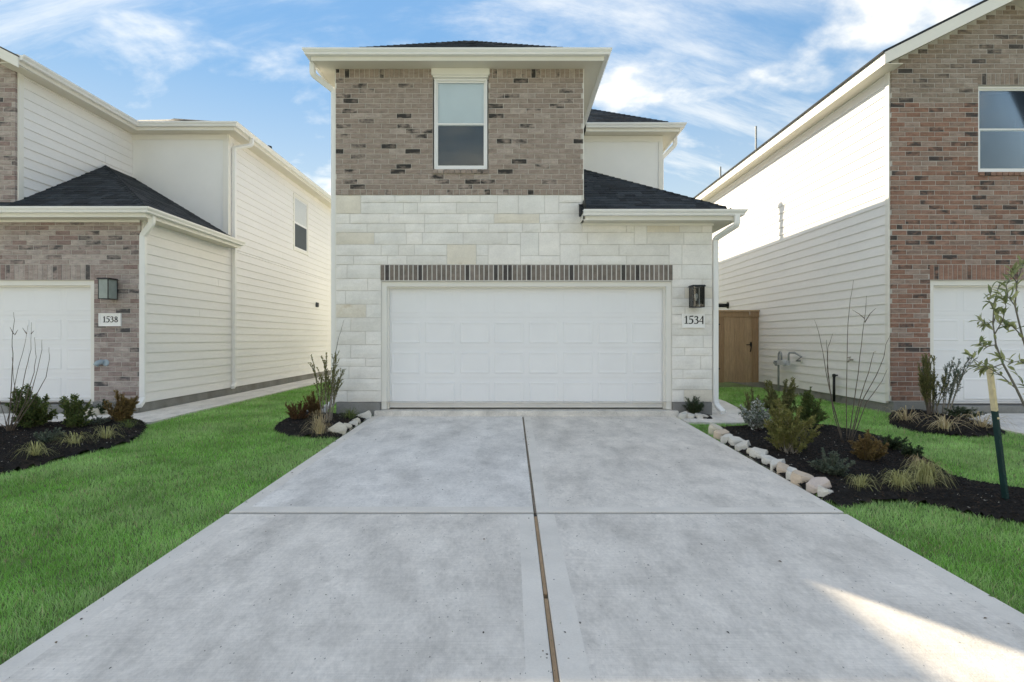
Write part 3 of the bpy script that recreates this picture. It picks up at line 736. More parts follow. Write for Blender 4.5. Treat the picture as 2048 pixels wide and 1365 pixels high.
# sidings: lower garage flank, recessed upper wall, long flank
wy0, wy1, wz0, wz1 = 16.95, 18.0, 3.98, 5.52
s_ = siding(H2, LX, LY + .14, 24, .07, ZL2 + .02, 1, 'side_wall', seed=31)
s_ = siding(H2, LX, LYB + .001, 24, ZL2 + .021, ZE2, 1, 'side_wall', openings=[(wy0 - .09, wy1 + .09, wz0 - .09, wz1 + .09)], seed=32)
s_ = siding(H2, LB, LY + .14, LYB, ZL2 + .1, ZE2, 1, 'upper_side_wall', seed=33)
m = MB(); m.box(-13, LX - .002, LYB, LYB + .12, ZL2 + .03, ZE2); m.build('recessed_wall_panel', PANELW, H2)
m = MB(); m.box(-13, LX - .13, LY + .30, 24, .0, ZL2); m.build('ground_floor_wall', PANELW, H2)
m = MB(); m.box(-13, LB - .13, LY + .15, 24, ZL2 + .01, ZE2); m.build('upper_wall', PANELW, H2)
m = MB(); m.box(LX - .02, LX + .028, LY + .05, LY + .15, .12, ZL2); m.build('corner_trim', TRIM, H2)
m = MB(); m.box(LX - .10, LX + .028, LYB - .022, LYB - .001, ZL2 + .2, ZE2 - .14); m.box(LX - .01, LX + .028, LYB, LYB + .09, ZL2 + .2, ZE2); m.build('corner_trim', TRIM, H2)
m = MB(); m.box(LB, LX + .01, LYB - .02, LYB - .001, ZE2 - .13, ZE2 - .003); m.build('frieze_board', TRIM, H2)
m = MB(); m.box(LB - .02, LB + .028, LY + .05, LY + .15, ZL2 + .1, ZE2); m.build('corner_trim', TRIM, H2)
m = MB(); m.box(LX - .10, LX - .012, LY + .02, 24, -.3, .065); m.build('footing', FOUND, H2)
m = MB(); m.box(GLX1, LX - .02, LY - .03, LY + .14, -.3, .095); m.build('footing', FOUND, H2)
m = MB(); m.box(GLX0, GLX1, LY - .1, LY + .3, -.25, .048); m.build('door_sill', FOUND, H2)
# window in the flank (faces +X): built flat then turned
def side_window(house, x, ya, yb, z0, z1):
    w = MB(); f = .035; t = .09
    for a, b, c, d in ((ya - t, yb + t, z1, z1 + t), (ya - t, yb + t, z0 - t, z0), (ya - t, ya, z0, z1), (yb, yb + t, z0, z1)):
        w.box(x - .02, x + .026, a, b, c, d)
    wo = w.build('window', TRIM, house); zm = (z0 + z1) / 2; s = MB()
    for a, b, c, d in ((ya, yb, z1 - f, z1), (ya, yb, z0, z0 + f), (ya, ya + f, z0 + f, z1 - f), (yb - f, yb, z0 + f, z1 - f), (ya + f, yb - f, zm - .03, zm + .03)):
        s.box(x - .02, x + .012, a, b, c, d)
    s.build('frame', VINYL, wo)
    for a, b in ((z0 + f, zm - .03), (zm + .03, z1 - f)):
        g = MB(); g.box(x - .006, x - .002, ya + f, yb - f, a, b); g.build('pane', PANE, wo)
    g = MB(); g.box(x + .002, x + .004, ya + f, yb - f, z0 + f, zm - .03); g.build('insect_screen', SCREEN, wo)
    g = MB(); g.box(x - .016, x - .014, ya + f, yb - f, z0 + f, z1 - f); g.build('room_behind', SCREEN, wo)
side_window(H2, LX + .004, wy0, wy1, wz0, wz1)
# eaves
eaves(H2, [(-13, LY - ov), (LX + ov, LY - ov), (LX + ov, LYB)], ZL2)
eaves(H2, [(LB + ov, LY - .30), (LB + ov, LYB - ov), (LX + ov, LYB - ov), (LX + ov, 24)], ZE2)
m = MB(); m.box(-13, LX + .01, LY - .028, LY - .006, ZL2 - .04, ZL2 - .001); m.build('frieze_board', TRIM, H2)
# lower hip roof
x1, y0 = LX + ov + .03, LY - ov - .03; zr = hip_z(ZL2); d = x1 - LB
m = MB(); B = (x1, y0, zr); K = (LB, y0 + d, zr + d * SL)
m.poly([(-13, y0, zr), B, K, (-13, y0 + d, zr + d * SL)]); m.poly([B, (x1, LYB, zr), (LB, LYB, zr + d * SL), K]); m.poly([(-13, y0, zr), (x1, y0, zr), (x1, LYB, zr), (-13, LYB, zr)])
roof_part(H2, m, ROOFM, [((-11.5, y0), (x1, y0), None, (0, 1), zr, SL, lambda d, X=x1: ((0 if d < .3 else 11.5 + LB), X + 11.5 - d), d),
                        ((x1, y0), (x1, LYB), None, (-1, 0), zr, SL, lambda d, L=LYB - y0: (d, L), d)], [(B, K)], 8)
# upper gable roof and the flank's hip roof
zr = hip_z(ZE2); gx0, gx1 = -13 - ov, LB + ov + .03; hw = (gx1 - gx0) / 2; xm = (gx0 + gx1) / 2; ya, yb = LY - .33, 20
m = MB(); m.hexa([(gx1, ya, zr - .02), (gx1, yb, zr - .02), (xm, yb, zr + hw * S2 - .02), (xm, ya, zr + hw * S2 - .02)], [(gx1, ya, zr + .005), (gx1, yb, zr + .005), (xm, yb, zr + hw * S2 + .005), (xm, ya, zr + hw * S2 + .005)])
m.hexa([(gx0, ya, zr - .02), (gx0, yb, zr - .02), (xm, yb, zr + hw * S2 - .02), (xm, ya, zr + hw * S2 - .02)], [(gx0, ya, zr + .005), (gx0, yb, zr + .005), (xm, yb, zr + hw * S2 + .005), (xm, ya, zr + hw * S2 + .005)])
roof_part(H2, m, ROOFB, [], [], 9)
m = MB(); m.prism([(gx1, ya, zr - .20), (gx1, ya, zr - .022), (xm, ya, zr - .022 + hw * S2), (xm, ya, zr - .20 + hw * S2)], (0, .025, 0)); m.build('rake_board', TRIM, H2)
m = MB(); m.prism([(gx1 - .02, ya + .026, zr - .16), (gx1 - .02, LY + .012, zr - .16), (xm, LY + .012, zr - .16 + hw * S2), (xm, ya + .026, zr - .16 + hw * S2)], (0, 0, .012)); m.build('soffit', SOFFIT, H2)
x0, x1, y0 = -13 - ov, LX + ov + .03, LYB - ov - .03; hw = (x1 - x0) / 2; xm = (x0 + x1) / 2; yr = y0 + hw; yk = 24.3; zr2 = zr + .002
m = MB(); A, B, C_, D = (x0, y0, zr2), (x1, y0, zr2), (xm, yr, zr2 + hw * .42), (xm, yk, zr2 + hw * .42)
m.poly([A, B, C_]); m.poly([B, (x1, yk, zr2), D, C_]); m.poly([(x0, yk, zr2), A, C_, D]); m.poly([A, (x0, yk, zr2), (x1, yk, zr2), B])
roof_part(H2, m, ROOFB, [((LB, y0), (x1, y0), None, (0, 1), zr2, .42, lambda d, L=x1 - LB: (0, max(0, L - d)), 2.4)], [(B, C_)], 10)
m = MB(); m.tube([(-6.75, 15.6, 6.0), (-6.75, 15.6, 6.52)], .05, 10); m.lathe((-6.75, 15.6, 6.5), (0, 0, 1), [(0, .06), (.02, .085), (.07, .085), (.09, .03)], 12); m.build('roof_vent', BLACKM, H2)
downspout(H2, [(LX + ov - .02, LY - .12, ZL2 + .06), (LX + ov - .02, LY - .12, ZL2 - .09), (LX + .07, LY - .02, ZL2 - .27), (LX + .07, LY - .02, .22), (LX + .08, LY - .04, .13), (LX + .10, LY - .18, .04)], .05)
downspout(H2, [(LX + ov + .055, LYB + .42, ZE2 + .06), (LX + ov + .055, LYB + .42, ZE2 - .10), (LX + .075, LYB + .16, ZE2 - .26), (LX + .075, LYB + .16, .24), (LX + .09, LYB + .14, .15), (LX + .12, LYB + .0, .08)], .045)

# ================================================================== the right house
RX, RY = 6.73, 9.91
H3 = thing('house', 'right house with red brick gable front and tall cream siding flank', 'house', (9, RY, 0.0))
RXE = 10.95; ZE3 = ZE + .13; S3 = .5
GRX0, GRX1, GRZ = 7.42, 12.3, 2.245
xg = (RX + RXE) / 2; hg = (RXE - RX) / 2
VX0, VX1, VZ0, VZ1 = 8.27, 9.29, 4.16, 5.70
m = MB(); wall_face(m, RX + .004, 12.8, .10, 3.2, RY + .003, RY + .10, [(GRX0, GRX1, -.3, GRZ)], .14)
bl = m.build('brick_wall', MORTAR_R, H3)
m = MB(); wall_face(m, RX + .004, RXE, 3.2, ZE3 + .03, RY + .003, RY + .10, [(VX0, VX1, VZ0, VZ1)], .14)
m.prism([(RX + .004, RY + .003, ZE3 + .03), (RXE, RY + .003, ZE3 + .03), (RXE, RY + .003, ZE3 + .17), (xg, RY + .003, ZE3 + .17 + hg * S3), (RX + .004, RY + .003, ZE3 + .17)], (0, .088, 0))
bu = m.build('upper_brick_wall', MORTAR_R, H3)
XR1 = 9.9
hole = [(GRX0 - .001, XR1 + 3, -1, 2.528)]
br = courses(RX, XR1, .115, 35, hole, seed=41)
lay([p for p in br if p[3] < 3.145], RY - .003, .10, BR_RIGHT, (20, 22, 14, 24, 13, 7, 9), bl, 'brick', 190, lambda p: p[0])
lay(soldiers(GRX0 - .01, XR1, GRZ + .012, 2.5186, .0835, .010), RY - .004, .10, BR_RIGHT, BW, bl, 'soldier_brick', 300, lambda p: p[0])
lay(soldiers(RX, XR1, 3.148, 3.228, .0985, .010), RY - .006, .10, BR_RIGHT, BW, bl, 'header_brick', 300, lambda p: p[0])
topf = lambda z: (RX if z < ZE3 + .15 else RX + (z - ZE3 - .15) / S3, RXE if z < ZE3 + .15 else RXE - (z - ZE3 - .15) / S3)
BR_TOP = bricks('brown', [(0.290, 0.231, 0.192), (0.260, 0.205, 0.167), (0.320, 0.263, 0.224), (0.283, 0.219, 0.181), (0.350, 0.293, 0.254)], (.075, .066, .062))
hole = [(VX0 - .002, VX1 + .002, 4.0925, 5.912)]
br = courses(RX, XR1, 3.24, 47, hole, seed=42, top=topf)
lay([p for p in br if p[2] < 5.35], RY - .003, .10, BR_RIGHT, (20, 22, 14, 24, 13, 7, 9), bu, 'brick', 110, lambda p: p[2] + p[0] * .2)
lay([p for p in br if p[2] >= 5.35], RY - .003, .10, BR_TOP, BW, bu, 'gable_brick', 250, lambda p: p[2])
lay(soldiers(VX0 - .01, VX1 + .01, VZ1 + .008, 5.902, .0835, .010), RY - .004, .10, BR_TOP, BW, bu, 'soldier_brick', 300, lambda p: p[0])
lay(soldiers(VX0, VX1, 4.095, VZ0 - .004, .0985, .010), RY - .028, .12, BR_RIGHT, BW, bu, 'sill_brick', 300, lambda p: p[0])
window(H3, VX0 + .012, VX1 - .012, VZ0 + .005, VZ1 - .006, RY + .04, blind=False)
garage_door(H3, GRX0, GRX1, .03, GRZ, RY)
siding(H3, RX, RY + .115, 24, .055, ZE3, -1, 'side_wall', seed=51)
m = MB(); m.box(RX + .13, 12.8, RY + .46, 24, 0, ZE3); m.build('house_core_wall', PANELW, H3)
m = MB(); m.box(RX - .028, RX + .02, RY + .03, RY + .125, .10, ZE3); m.build('corner_trim', TRIM, H3)
m = MB(); m.box(RX + .012, RX + .10, RY + .02, 24, -.3, .05); m.build('footing', FOUND, H3)
m = MB(); m.box(RX + .02, GRX0, RY - .03, RY + .10, -.3, .095); m.build('footing', FOUND, H3)
m = MB(); m.box(GRX0, GRX1, RY - .1, RY + .3, -.25, .028); m.build('door_sill', FOUND, H3)
ex = RX - ov; ey = RY - .27
eaves(H3, [(ex, 24), (ex, ey)], ZE3, gutter=False, fh=.19)
zr = ZE3 + .19; gx1 = RXE + ov; hw = (gx1 - ex) / 2; xm = (ex + gx1) / 2
m = MB()
for sx in (ex - .03, gx1 + .03):
    m.hexa([(sx, ey - .03, zr - .03 * S3 + .001), (sx, 24, zr - .03 * S3 + .001), (xm, 24, zr + hw * S3), (xm, ey - .03, zr + hw * S3)],
           [(sx, ey - .03, zr + .025), (sx, 24, zr + .025), (xm, 24, zr + hw * S3 + .04), (xm, ey - .03, zr + hw * S3 + .04)])
roof_part(H3, m, ROOFM, [], [], 11)
m = MB(); m.prism([(ex - .001, ey - .001, zr - .205), (ex - .001, ey - .001, zr - .002), (xm, ey - .001, zr - .002 + hw * S3), (xm, ey - .001, zr - .215 + hw * S3)], (0, -.024, 0)); m.build('rake_board', TRIM, H3)
m = MB(); m.prism([(gx1, ey, zr - .205), (gx1, ey, zr - .002), (xm + .002, ey, zr - .002 + hw * S3), (xm + .002, ey, zr - .215 + hw * S3)], (0, -.025, 0)); m.build('rake_board', TRIM, H3)
for sx in (ex, gx1):
    m = MB(); m.prism([(sx, ey, zr - .17), (sx, RY + .02, zr - .17), (xm, RY + .02, zr - .17 + hw * S3), (xm, ey, zr - .17 + hw * S3)], (0, 0, .012)); m.build('soffit', SOFFIT, H3)
for px, yt, Y, zb in ((1512, 253, 18.5, 6.1), (1441, 334, 21.5, 6.1)):
    t = P(px, yt, Y); m = MB(); m.tube([(t.x, Y, zb), (t.x, Y, t.z)], .032, 10); m.build('roof_vent', GALV, H3)
# ================================================================== unseen houses added across the street to bounce sunlight onto the shaded fronts
def far_house(x, label, wallm, roofm):
    h = thing('house', label, 'house', (x, -21, zd(-2)), 'unseen houses added across the street'); y = -21; z0 = zd(-2)
    m = MB(); m.box(x - 3.8, x + 3.8, y - 9, y, z0 - .2, 5.6); m.build('wall', wallm, h)
    m = MB(); m.prism([(x - 4.2, y + .35, 5.6), (x + 4.2, y + .35, 5.6), (x, y + .35, 7.5)], (0, -9.7, 0)); m.build('roof', roofm, h)
    m = MB(); m.box(x - 2.5, x + 2.4, y + .002, y + .05, z0, 2.1); m.build('garage_door', DOORW, h)
    for wx in (-1.5, 1.5):
        m = MB(); m.box(x + wx - .5, x + wx + .5, y + .002, y + .05, 3.6, 5.0); w = m.build('window', VINYL, h)
        m = MB(); m.box(x + wx - .44, x + wx + .44, y + .0505, y + .06, 3.66, 4.94); m.build('pane', SCREEN, w)
for i, (x, wm, nm) in enumerate(((-25, SIDING, 'cream'), (-15, PANELW, 'white'), (-5, SIDING, 'cream'), (5, PANELW, 'white'), (15, SIDING, 'cream'), (25, PANELW, 'white'))):
    far_house(x, f'{nm} gabled house added unseen across the street, {["first", "second", "third", "fourth", "fifth", "sixth"][i]} from the left', wm, ROOFM[1])
LAWNB = material('far_lawn', (.16, .27, .085), .95, .25, 3, fine=.25, fine_scale=40)  # unseen pale verge, lawn and driveways added to return sunlight
struct(walkpoly('verge', [(-60, -3.98), (60, -3.98), (60, -2.82), (-60, -2.82)], LAWNB, lift=-.01))
struct(walkpoly('far_lawn', [(-60, -60), (60, -60), (60, -13.1), (-60, -13.1)], LAWNB, lift=-.01))
for i, x in enumerate((-25, -15, -5, 5, 15, 25)):
    struct(walkpoly('far_driveway', [(x - 2.6, -21), (x + 2.6, -21), (x + 2.6, -13.05), (x - 2.6, -13.05)], CONC_W, lift=.01))
#PART2
# ================================================================== fittings on the houses
def lantern(name, label, x, yw, z, w, d, h, glass, bulb):
    """black box lantern on a wall facing -Y; x centre, yw wall face, z bottom"""
    t = thing(name, label, 'wall light', (x, yw, z + h * .6))
    m = MB(); m.box(x - w * .36, x + w * .36, yw - .03, yw + .001, z + .012, z + h - .035); m.build('wall_plate', material('grey_back_plate', (.16, .165, .165), .6, .05, 5), t)
    y1, y0 = yw - .031, yw - .031 - d; e = .011
    m = MB()
    for a in (x - w / 2, x + w / 2 - e):
        for b in (y0, y1 - e): m.box(a, a + e, b, b + e, z + e, z + h - .03)
    m.box(x - w / 2, x + w / 2, y0, y1, z, z + e)
    m.build('frame', BLACKM, t)
    m = MB(); m.hexa([(x - w / 2 - .018, y0 - .018, z + h - .03), (x + w / 2 + .018, y0 - .018, z + h - .03), (x + w / 2 + .018, y1 + .01, z + h - .03), (x - w / 2 - .018, y1 + .01, z + h - .03)],
                     [(x - w / 2 - .004, y0 - .004, z + h - .004), (x + w / 2 + .004, y0 - .004, z + h - .004), (x + w / 2 + .004, y1, z + h - .004), (x - w / 2 - .004, y1, z + h - .004)])
    m.build('cap', BLACKM, t)
    for k in range(3):
        m = MB(); za, zb = z + e + .001, z + h - .031
        if k == 0: m.box(x - w / 2 + e, x + w / 2 - e, y0 + .004, y0 + .007, za, zb)
        else:
            a = x - w / 2 + .004 if k == 1 else x + w / 2 - .007
            m.box(a, a + .003, y0 + e, y1 - e, za, zb)
        m.build('glass_pane', glass, t)
    if bulb:
        m = MB(); c = (x - .01, (y0 + y1) / 2, z + e)
        m.tube([c, (c[0], c[1], z + h * .30)], .017, 10); m.build('socket', BLACKM, t)
        m = MB(); m.lathe((c[0], c[1], z + h * .30), (0, 0, 1), [(0, .012), (.03, .016), (.06, .028), (.09, .031), (.11, .025), (.122, .010)], 14); m.build('bulb', BULB, t, smooth=True)
    return t
a = P(1397.5, 615, 9.30)
lantern('wall_lantern', 'black box lantern with clear glass and a white bulb on the limestone pier', a.x, Y0 - .02, 1.735, .195, .215, .375, CLEAR, True)
b = P(203, 598, 9.60)
lantern('wall_lantern', 'black box lantern with frosted panes on the pinkish brick pier', b.x, LY - .01, b.z - .0, .175, .235, .37, FROST, False)

# digits drawn as pen strokes of changing width on a 1 x 1.4 box
DIG = {
 '1': [[(.50, 1.40, .17), (.50, .05, .17)], [(.22, 1.18, .05), (.50, 1.38, .10)], [(.22, .04, .08), (.80, .04, .08)]],
 '5': [[(.30, 1.36, .13), (.88, 1.40, .15)], [(.30, 1.36, .07), (.26, .82, .07)], [(.26, .82, .07), (.50, .90, .11), (.76, .76, .17), (.84, .46, .20), (.70, .14, .15), (.42, .02, .10), (.14, .08, .13)]],
 '3': [[(.16, 1.20, .10), (.34, 1.37, .09), (.62, 1.34, .14), (.74, 1.12, .17), (.60, .86, .10), (.38, .78, .07)], [(.38, .78, .07), (.68, .70, .13), (.82, .42, .19), (.68, .12, .14), (.40, .02, .09), (.12, .10, .13)]],
 '4': [[(.66, 1.40, .17), (.66, .0, .17)], [(.66, 1.40, .08), (.04, .46, .07)], [(.02, .42, .10), (.98, .42, .10)]],
 '8': [[(.50, 1.38, .10), (.24, 1.22, .14), (.24, .96, .14), (.50, .74, .15), (.80, .50, .17), (.82, .22, .15), (.50, .03, .10), (.18, .20, .15), (.18, .50, .14), (.48, .74, .10), (.74, .98, .12), (.74, 1.22, .13), (.50, 1.38, .10)]],
}
def numerals(text, x, z, h, y, parent, mat):
    sc = h / 1.4
    for c in text:
        m = MB()
        for st in DIG[c]:
            for (xa, za, wa), (xb, zb, wb) in zip(st, st[1:]):
                dx_, dz_ = xb - xa, zb - za; L = math.hypot(dx_, dz_); nx, nz = -dz_ / L / 2 * 1.35, dx_ / L / 2 * 1.35
                ux, uz = dx_ / L * .05, dz_ / L * .05
                q = [(xa - ux + nx * wa, za - uz + nz * wa), (xa - ux - nx * wa, za - uz - nz * wa), (xb + ux - nx * wb, zb + uz - nz * wb), (xb + ux + nx * wb, zb + uz + nz * wb)]
                m.prism([(x + a * sc, y, z + b * sc) for a, b in q], (0, .004, 0))
        m.build('numeral', mat, parent); x += sc * (.86 if c == '1' else 1.02)
def plaque(label, x0, x1, z0, z1, yw, text, tx, tz, th):
    t = thing('address_plaque', label, 'house number', ((x0 + x1) / 2, yw, z0))
    m = MB(); f = .022
    m.box(x0, x1, yw - .018, yw + .004, z0, z1)
    m.box(x0, x1, yw - .030, yw - .0181, z1 - f, z1); m.box(x0, x1, yw - .030, yw - .0181, z0, z0 + f * .6)
    m.box(x0, x0 + f, yw - .030, yw - .0181, z0 + f * .6, z1 - f); m.box(x1 - f, x1, yw - .030, yw - .0181, z0 + f * .6, z1 - f)
    m.build('board', material('white_plaque', (.88, .875, .865), .5, .03, 5), t)
    numerals(text, tx, tz, th, yw - .0225, t, BLACKM)
c0, c1 = P(1364, 656, Y0 - .02), P(1409, 628, Y0 - .02); n0 = P(1367, 648, Y0 - .02)
plaque('white stone plate reading 1534 under the clear lantern', c0.x, c1.x, c0.z, c1.z, Y0 - .008, '1534', n0.x, n0.z, .128)
c0, c1 = P(199, 653, LY - .01), P(243, 627, LY - .01); n0 = P(206, 645, LY - .01)
plaque('white stone plate reading 1538 under the frosted lantern', c0.x, c1.x, c0.z, c1.z, LY - .006, '1538', n0.x, n0.z, .100)
CBLUE = material('blue_grey_pipe', (.34, .42, .48), .4, .1, 10)
t = thing('pipe_outlet', 'blue grey hooded pipe outlet on the left brick pier', 'pipe outlet', P(205, 726, LY))
c = P(205, 726, LY); m = MB(); m.tube([c + Vector((.0, .02, .01)), c + Vector((0, -.03, .015)), c + Vector((-.03, -.075, .0)), c + Vector((-.05, -.10, -.045))], [.042, .046, .044, .04], 12); m.build('elbow', CBLUE, t, True)
m = MB(); m.lathe(c + Vector((.06, .004, 0)), (0, -1, 0), [(0, .06), (.012, .06), (.02, .045)], 16); m.build('flange', CBLUE, t)

# wall light on the right flank, seen from the side
c = Vector((RX, RX * F / (1457 - CX), 0)); c.z = ZC - (611 - CY) / F * c.y
t = thing('wall_light', 'black cylinder wall light on the cream siding above the wooden gate', 'wall light', c)
m = MB(); m.lathe(c + Vector((-.018, 0, 0)), (-1, 0, 0), [(0, .10), (.02, .10), (.035, .07)], 18); m.build('wall_plate', BLACKM, t)
m = MB(); m.lathe(c + Vector((-.05, 0, -.005)), (-1, 0, 0), [(0, .045), (.02, .062), (.24, .062), (.26, .056), (.34, .034), (.36, .03)], 18); m.build('shade', BLACKM, t, True)
for lbl, px, py in (('small dark outlet box on the far end of the left house siding', 632, 610), ('dark bracket on the left house siding at the middle house edge', 668, 628)):
    y = -LX * F / (CX - px); z = ZC - (py - CY) / F * y
    t = thing('outlet_box', lbl, 'outlet box', (LX + .017, y, z))
    m = MB(); m.box(LX + .016, LX + .06, y - .09, y + .09, z - .075, z + .075); m.build('box', GALV if px == 0 else SCREEN, t)
    m = MB(); m.box(LX + .0605, LX + .075, y - .075, y + .075, z - .06, z + .07); m.build('lid', BLACKM, t)

# ------------------------------------------------------------------ wooden gate
GY = 15.2
gate = thing('wooden_gate', 'cedar board gate between the middle and the right house', 'gate', (6.0, GY, 0))
grn = random.Random(3); bx = 4.55
while bx < 6.52:
    m = MB(); w = .138; m.box(bx, bx + w - .003, GY + grn.uniform(0, .004), GY + .022, .03 + grn.uniform(-.01, .01), 1.86); m.build('board', grn.choice(CEDAR), gate); bx += w
m = MB(); m.box(6.535, RX - .02, GY - .03, GY + .0, .03, 1.86); m.build('board', CEDAR[2], gate)
m = MB(); m.box(4.5, 6.47, GY - .024, GY - .002, 1.80, 1.945); m.build('trim_board', CEDAR[0], gate)
m = MB(); m.box(6.474, RX - .015, GY - .055, GY - .031, 1.80, 1.945); m.build('trim_board', CEDAR[2], gate)
m = MB(); m.box(4.5, RX - .012, GY - .075, GY + .06, 1.95, 1.985); m.build('cap_board', CEDAR[3], gate)
m = MB(); m.box(4.5, 6.5, GY + .025, GY + .06, .3, .39); m.build('rail', CEDAR[1], gate)
m = MB(); m.box(4.5, 6.5, GY + .025, GY + .06, 1.5, 1.59); m.build('rail', CEDAR[1], gate)
for py in (649, 738):
    c = P(1440, py, GY); m = MB(); m.prism([(c.x, GY - .008, c.z - .012), (c.x, GY - .008, c.z + .012), (c.x - .20, GY - .008, c.z + .045), (c.x - .20, GY - .008, c.z - .045)], (0, .007, 0)); m.build('hinge', BLACKM, gate)
c = P(1500, 690, GY); m = MB(); m.box(c.x - .10, c.x + .05, GY - .02, GY - .004, c.z - .012, c.z + .012); m.box(c.x + .0, c.x + .035, GY - .034, GY - .004, c.z - .05, c.z + .07)
m.tube([(c.x + .015, GY - .05, c.z - .03), (c.x + .0, GY - .055, c.z - .14), (c.x - .005, GY - .02, c.z - .19)], .012, 6); m.build('latch', BLACKM, gate)

# ------------------------------------------------------------------ gas riser, tap, standpipe
def wallpt(px, py, off=.0):
    y = (RX - off) * F / (px - CX); return Vector((RX - off, y, ZC - (py - CY) / F * y))
o = .17; t = thing('gas_riser', 'grey gas pipe with regulator in front of the cream siding', 'gas pipe', wallpt(1557, 768, o))
A = wallpt(1557, 772, o); B = wallpt(1557, 712, o); L = .16
m = MB(); m.tube([(A.x, A.y, -.06), (A.x, A.y, B.z - .02), (A.x, A.y - .01, B.z + .05), (A.x, A.y - .05, B.z + .095), (A.x, A.y - .10, B.z + .095), (A.x, A.y - .14, B.z + .05), (A.x, A.y - .15, B.z - .10)], .024, 10); m.build('riser', GALV, t, True)
m = MB(); z = B.z - .16; m.box(A.x - .05, A.x + .03, A.y - .52, A.y - .03, z - .06, z + .06); m.lathe((A.x - .05, A.y - .42, z), (-1, 0, 0), [(0, .075), (.03, .08), (.05, .05)], 14); m.build('regulator', material('pale_regulator', (.5, .52, .54), .5, .1, 9), t)
m = MB(); m.tube([(A.x, A.y + .0, z - .02), (A.x, A.y + .16, z - .02), (A.x, A.y + .22, z - .02)], .03, 10); m.lathe((A.x, A.y + .12, z - .09), (0, 0, 1), [(0, .03), (.02, .04), (.1, .04), (.11, .06), (.125, .06)], 12); m.build('shutoff_valve', GALV, t)
m = MB(); q = wallpt(1604, 722, .0); y1 = A.y - .50
m.tube([(A.x, y1, z), (A.x, y1, z + .20), (A.x + .01, y1 - .03, z + .25), (A.x + .04, y1 - .22, z + .25), (A.x + .07, y1 - .45, z + .16), (A.x + .09, q.y + .10, q.z + .0), (RX - .02, q.y, q.z)], .023, 10); m.build('outlet_pipe', GALV, t, True)
m = MB(); m.lathe((RX - .016, q.y, q.z), (-1, 0, 0), [(0, .06), (.012, .055)], 14); m.build('wall_flange', TRIM, t)
q = wallpt(1708, 720, 0.0); t = thing('garden_tap', 'small metal garden tap on the cream siding behind the bare stems', 'tap', q)
m = MB(); m.tube([q, q + Vector((-.06, 0, 0)), q + Vector((-.10, .0, -.01)), q + Vector((-.12, 0, -.05))], [.016, .016, .018, .014], 10); m.build('spout', BRASSY, t, True)
m = MB(); m.tube([q + Vector((-.07, 0, 0)), q + Vector((-.09, 0, .04))], .008, 8); m.lathe(q + Vector((-.09, 0, .04)), (-.4, 0, 1), [(0, .03), (.012, .034), (.016, .02)], 10); m.build('handle', BRASSY, t)
m = MB(); m.lathe(q + Vector((-.012, 0, 0)), (-1, 0, 0), [(0, .03), (.01, .028)], 12); m.build('flange', TRIM, t)
q = wallpt(1668, 790, .10); t = thing('standpipe', 'short black standpipe rising from the grass at the siding', 'pipe', (q.x, q.y, -.05))
tp = wallpt(1668, 752, .10); m = MB(); m.tube([(q.x, q.y, -.08), (q.x, q.y, tp.z)], .026, 12); m.build('pipe', BLACKM, t, True)
m = MB(); m.lathe((q.x, q.y, tp.z - .02), (0, 0, 1), [(0, .036), (.045, .036), (.06, .02)], 12); m.tube([(q.x, q.y, tp.z + .01), (q.x + .04, q.y - .06, tp.z + .012)], .016, 8); m.build('cap', BLACKM, t)
# corrugated outlet lying in the left bed
a, b = G(668, 826), Vector((XA - .12, Y0 - .18, .02)); t = thing('drain_hose', 'pale plastic drain hose lying under the tall bush', 'hose', (a.x, a.y, a.z))
n = 18; pts = [b.lerp(Vector((a.x - .35, a.y - .25, a.z + .06)), i / n) for i in range(n + 1)]; m = MB(); m.tube(pts, [.055 if i % 2 else .047 for i in range(n + 1)], 12); m.build('hose', material('pale_hose', (.55, .58, .60), .35, .1, 8), t)

# ------------------------------------------------------------------ T-post
a = G(2012, 1016); b = P(1977, 732, a.y + .02); t = thing('fence_post', 'leaning dark green steel post with a pale top in the right bed', 'post', a)
GREENP = material('dark_green_enamel', (.012, .045, .045), .5, .2, 14, fine=.2, fine_scale=60); PALEP = material('pale_bare_top', (.72, .62, .40), .6, .15, 20)
ax = (b - a).normalized(); k = a + ax * ((b - a).length * .68)
TS = [(-1, -.18), (-.18, -.18), (-.18, -1), (.18, -1), (.18, -.18), (1, -.18), (1, .18), (-1, .18)]
m = MB(); m.tube([a - ax * .2, k], .030, sec=TS); m.build('post', GREENP, t)
m = MB(); m.tube([k, b], .030, sec=TS); m.build('top', PALEP, t)
n = 12
for i in range(n):
    c = a.lerp(b, .1 + .8 * i / n) + Vector((0, -.03, 0)); m = MB(); m.box(c.x - .006, c.x + .006, c.y - .008, c.y + .004, c.z - .008, c.z + .008); m.build('stud', GREENP if i / n < .62 else PALEP, t)

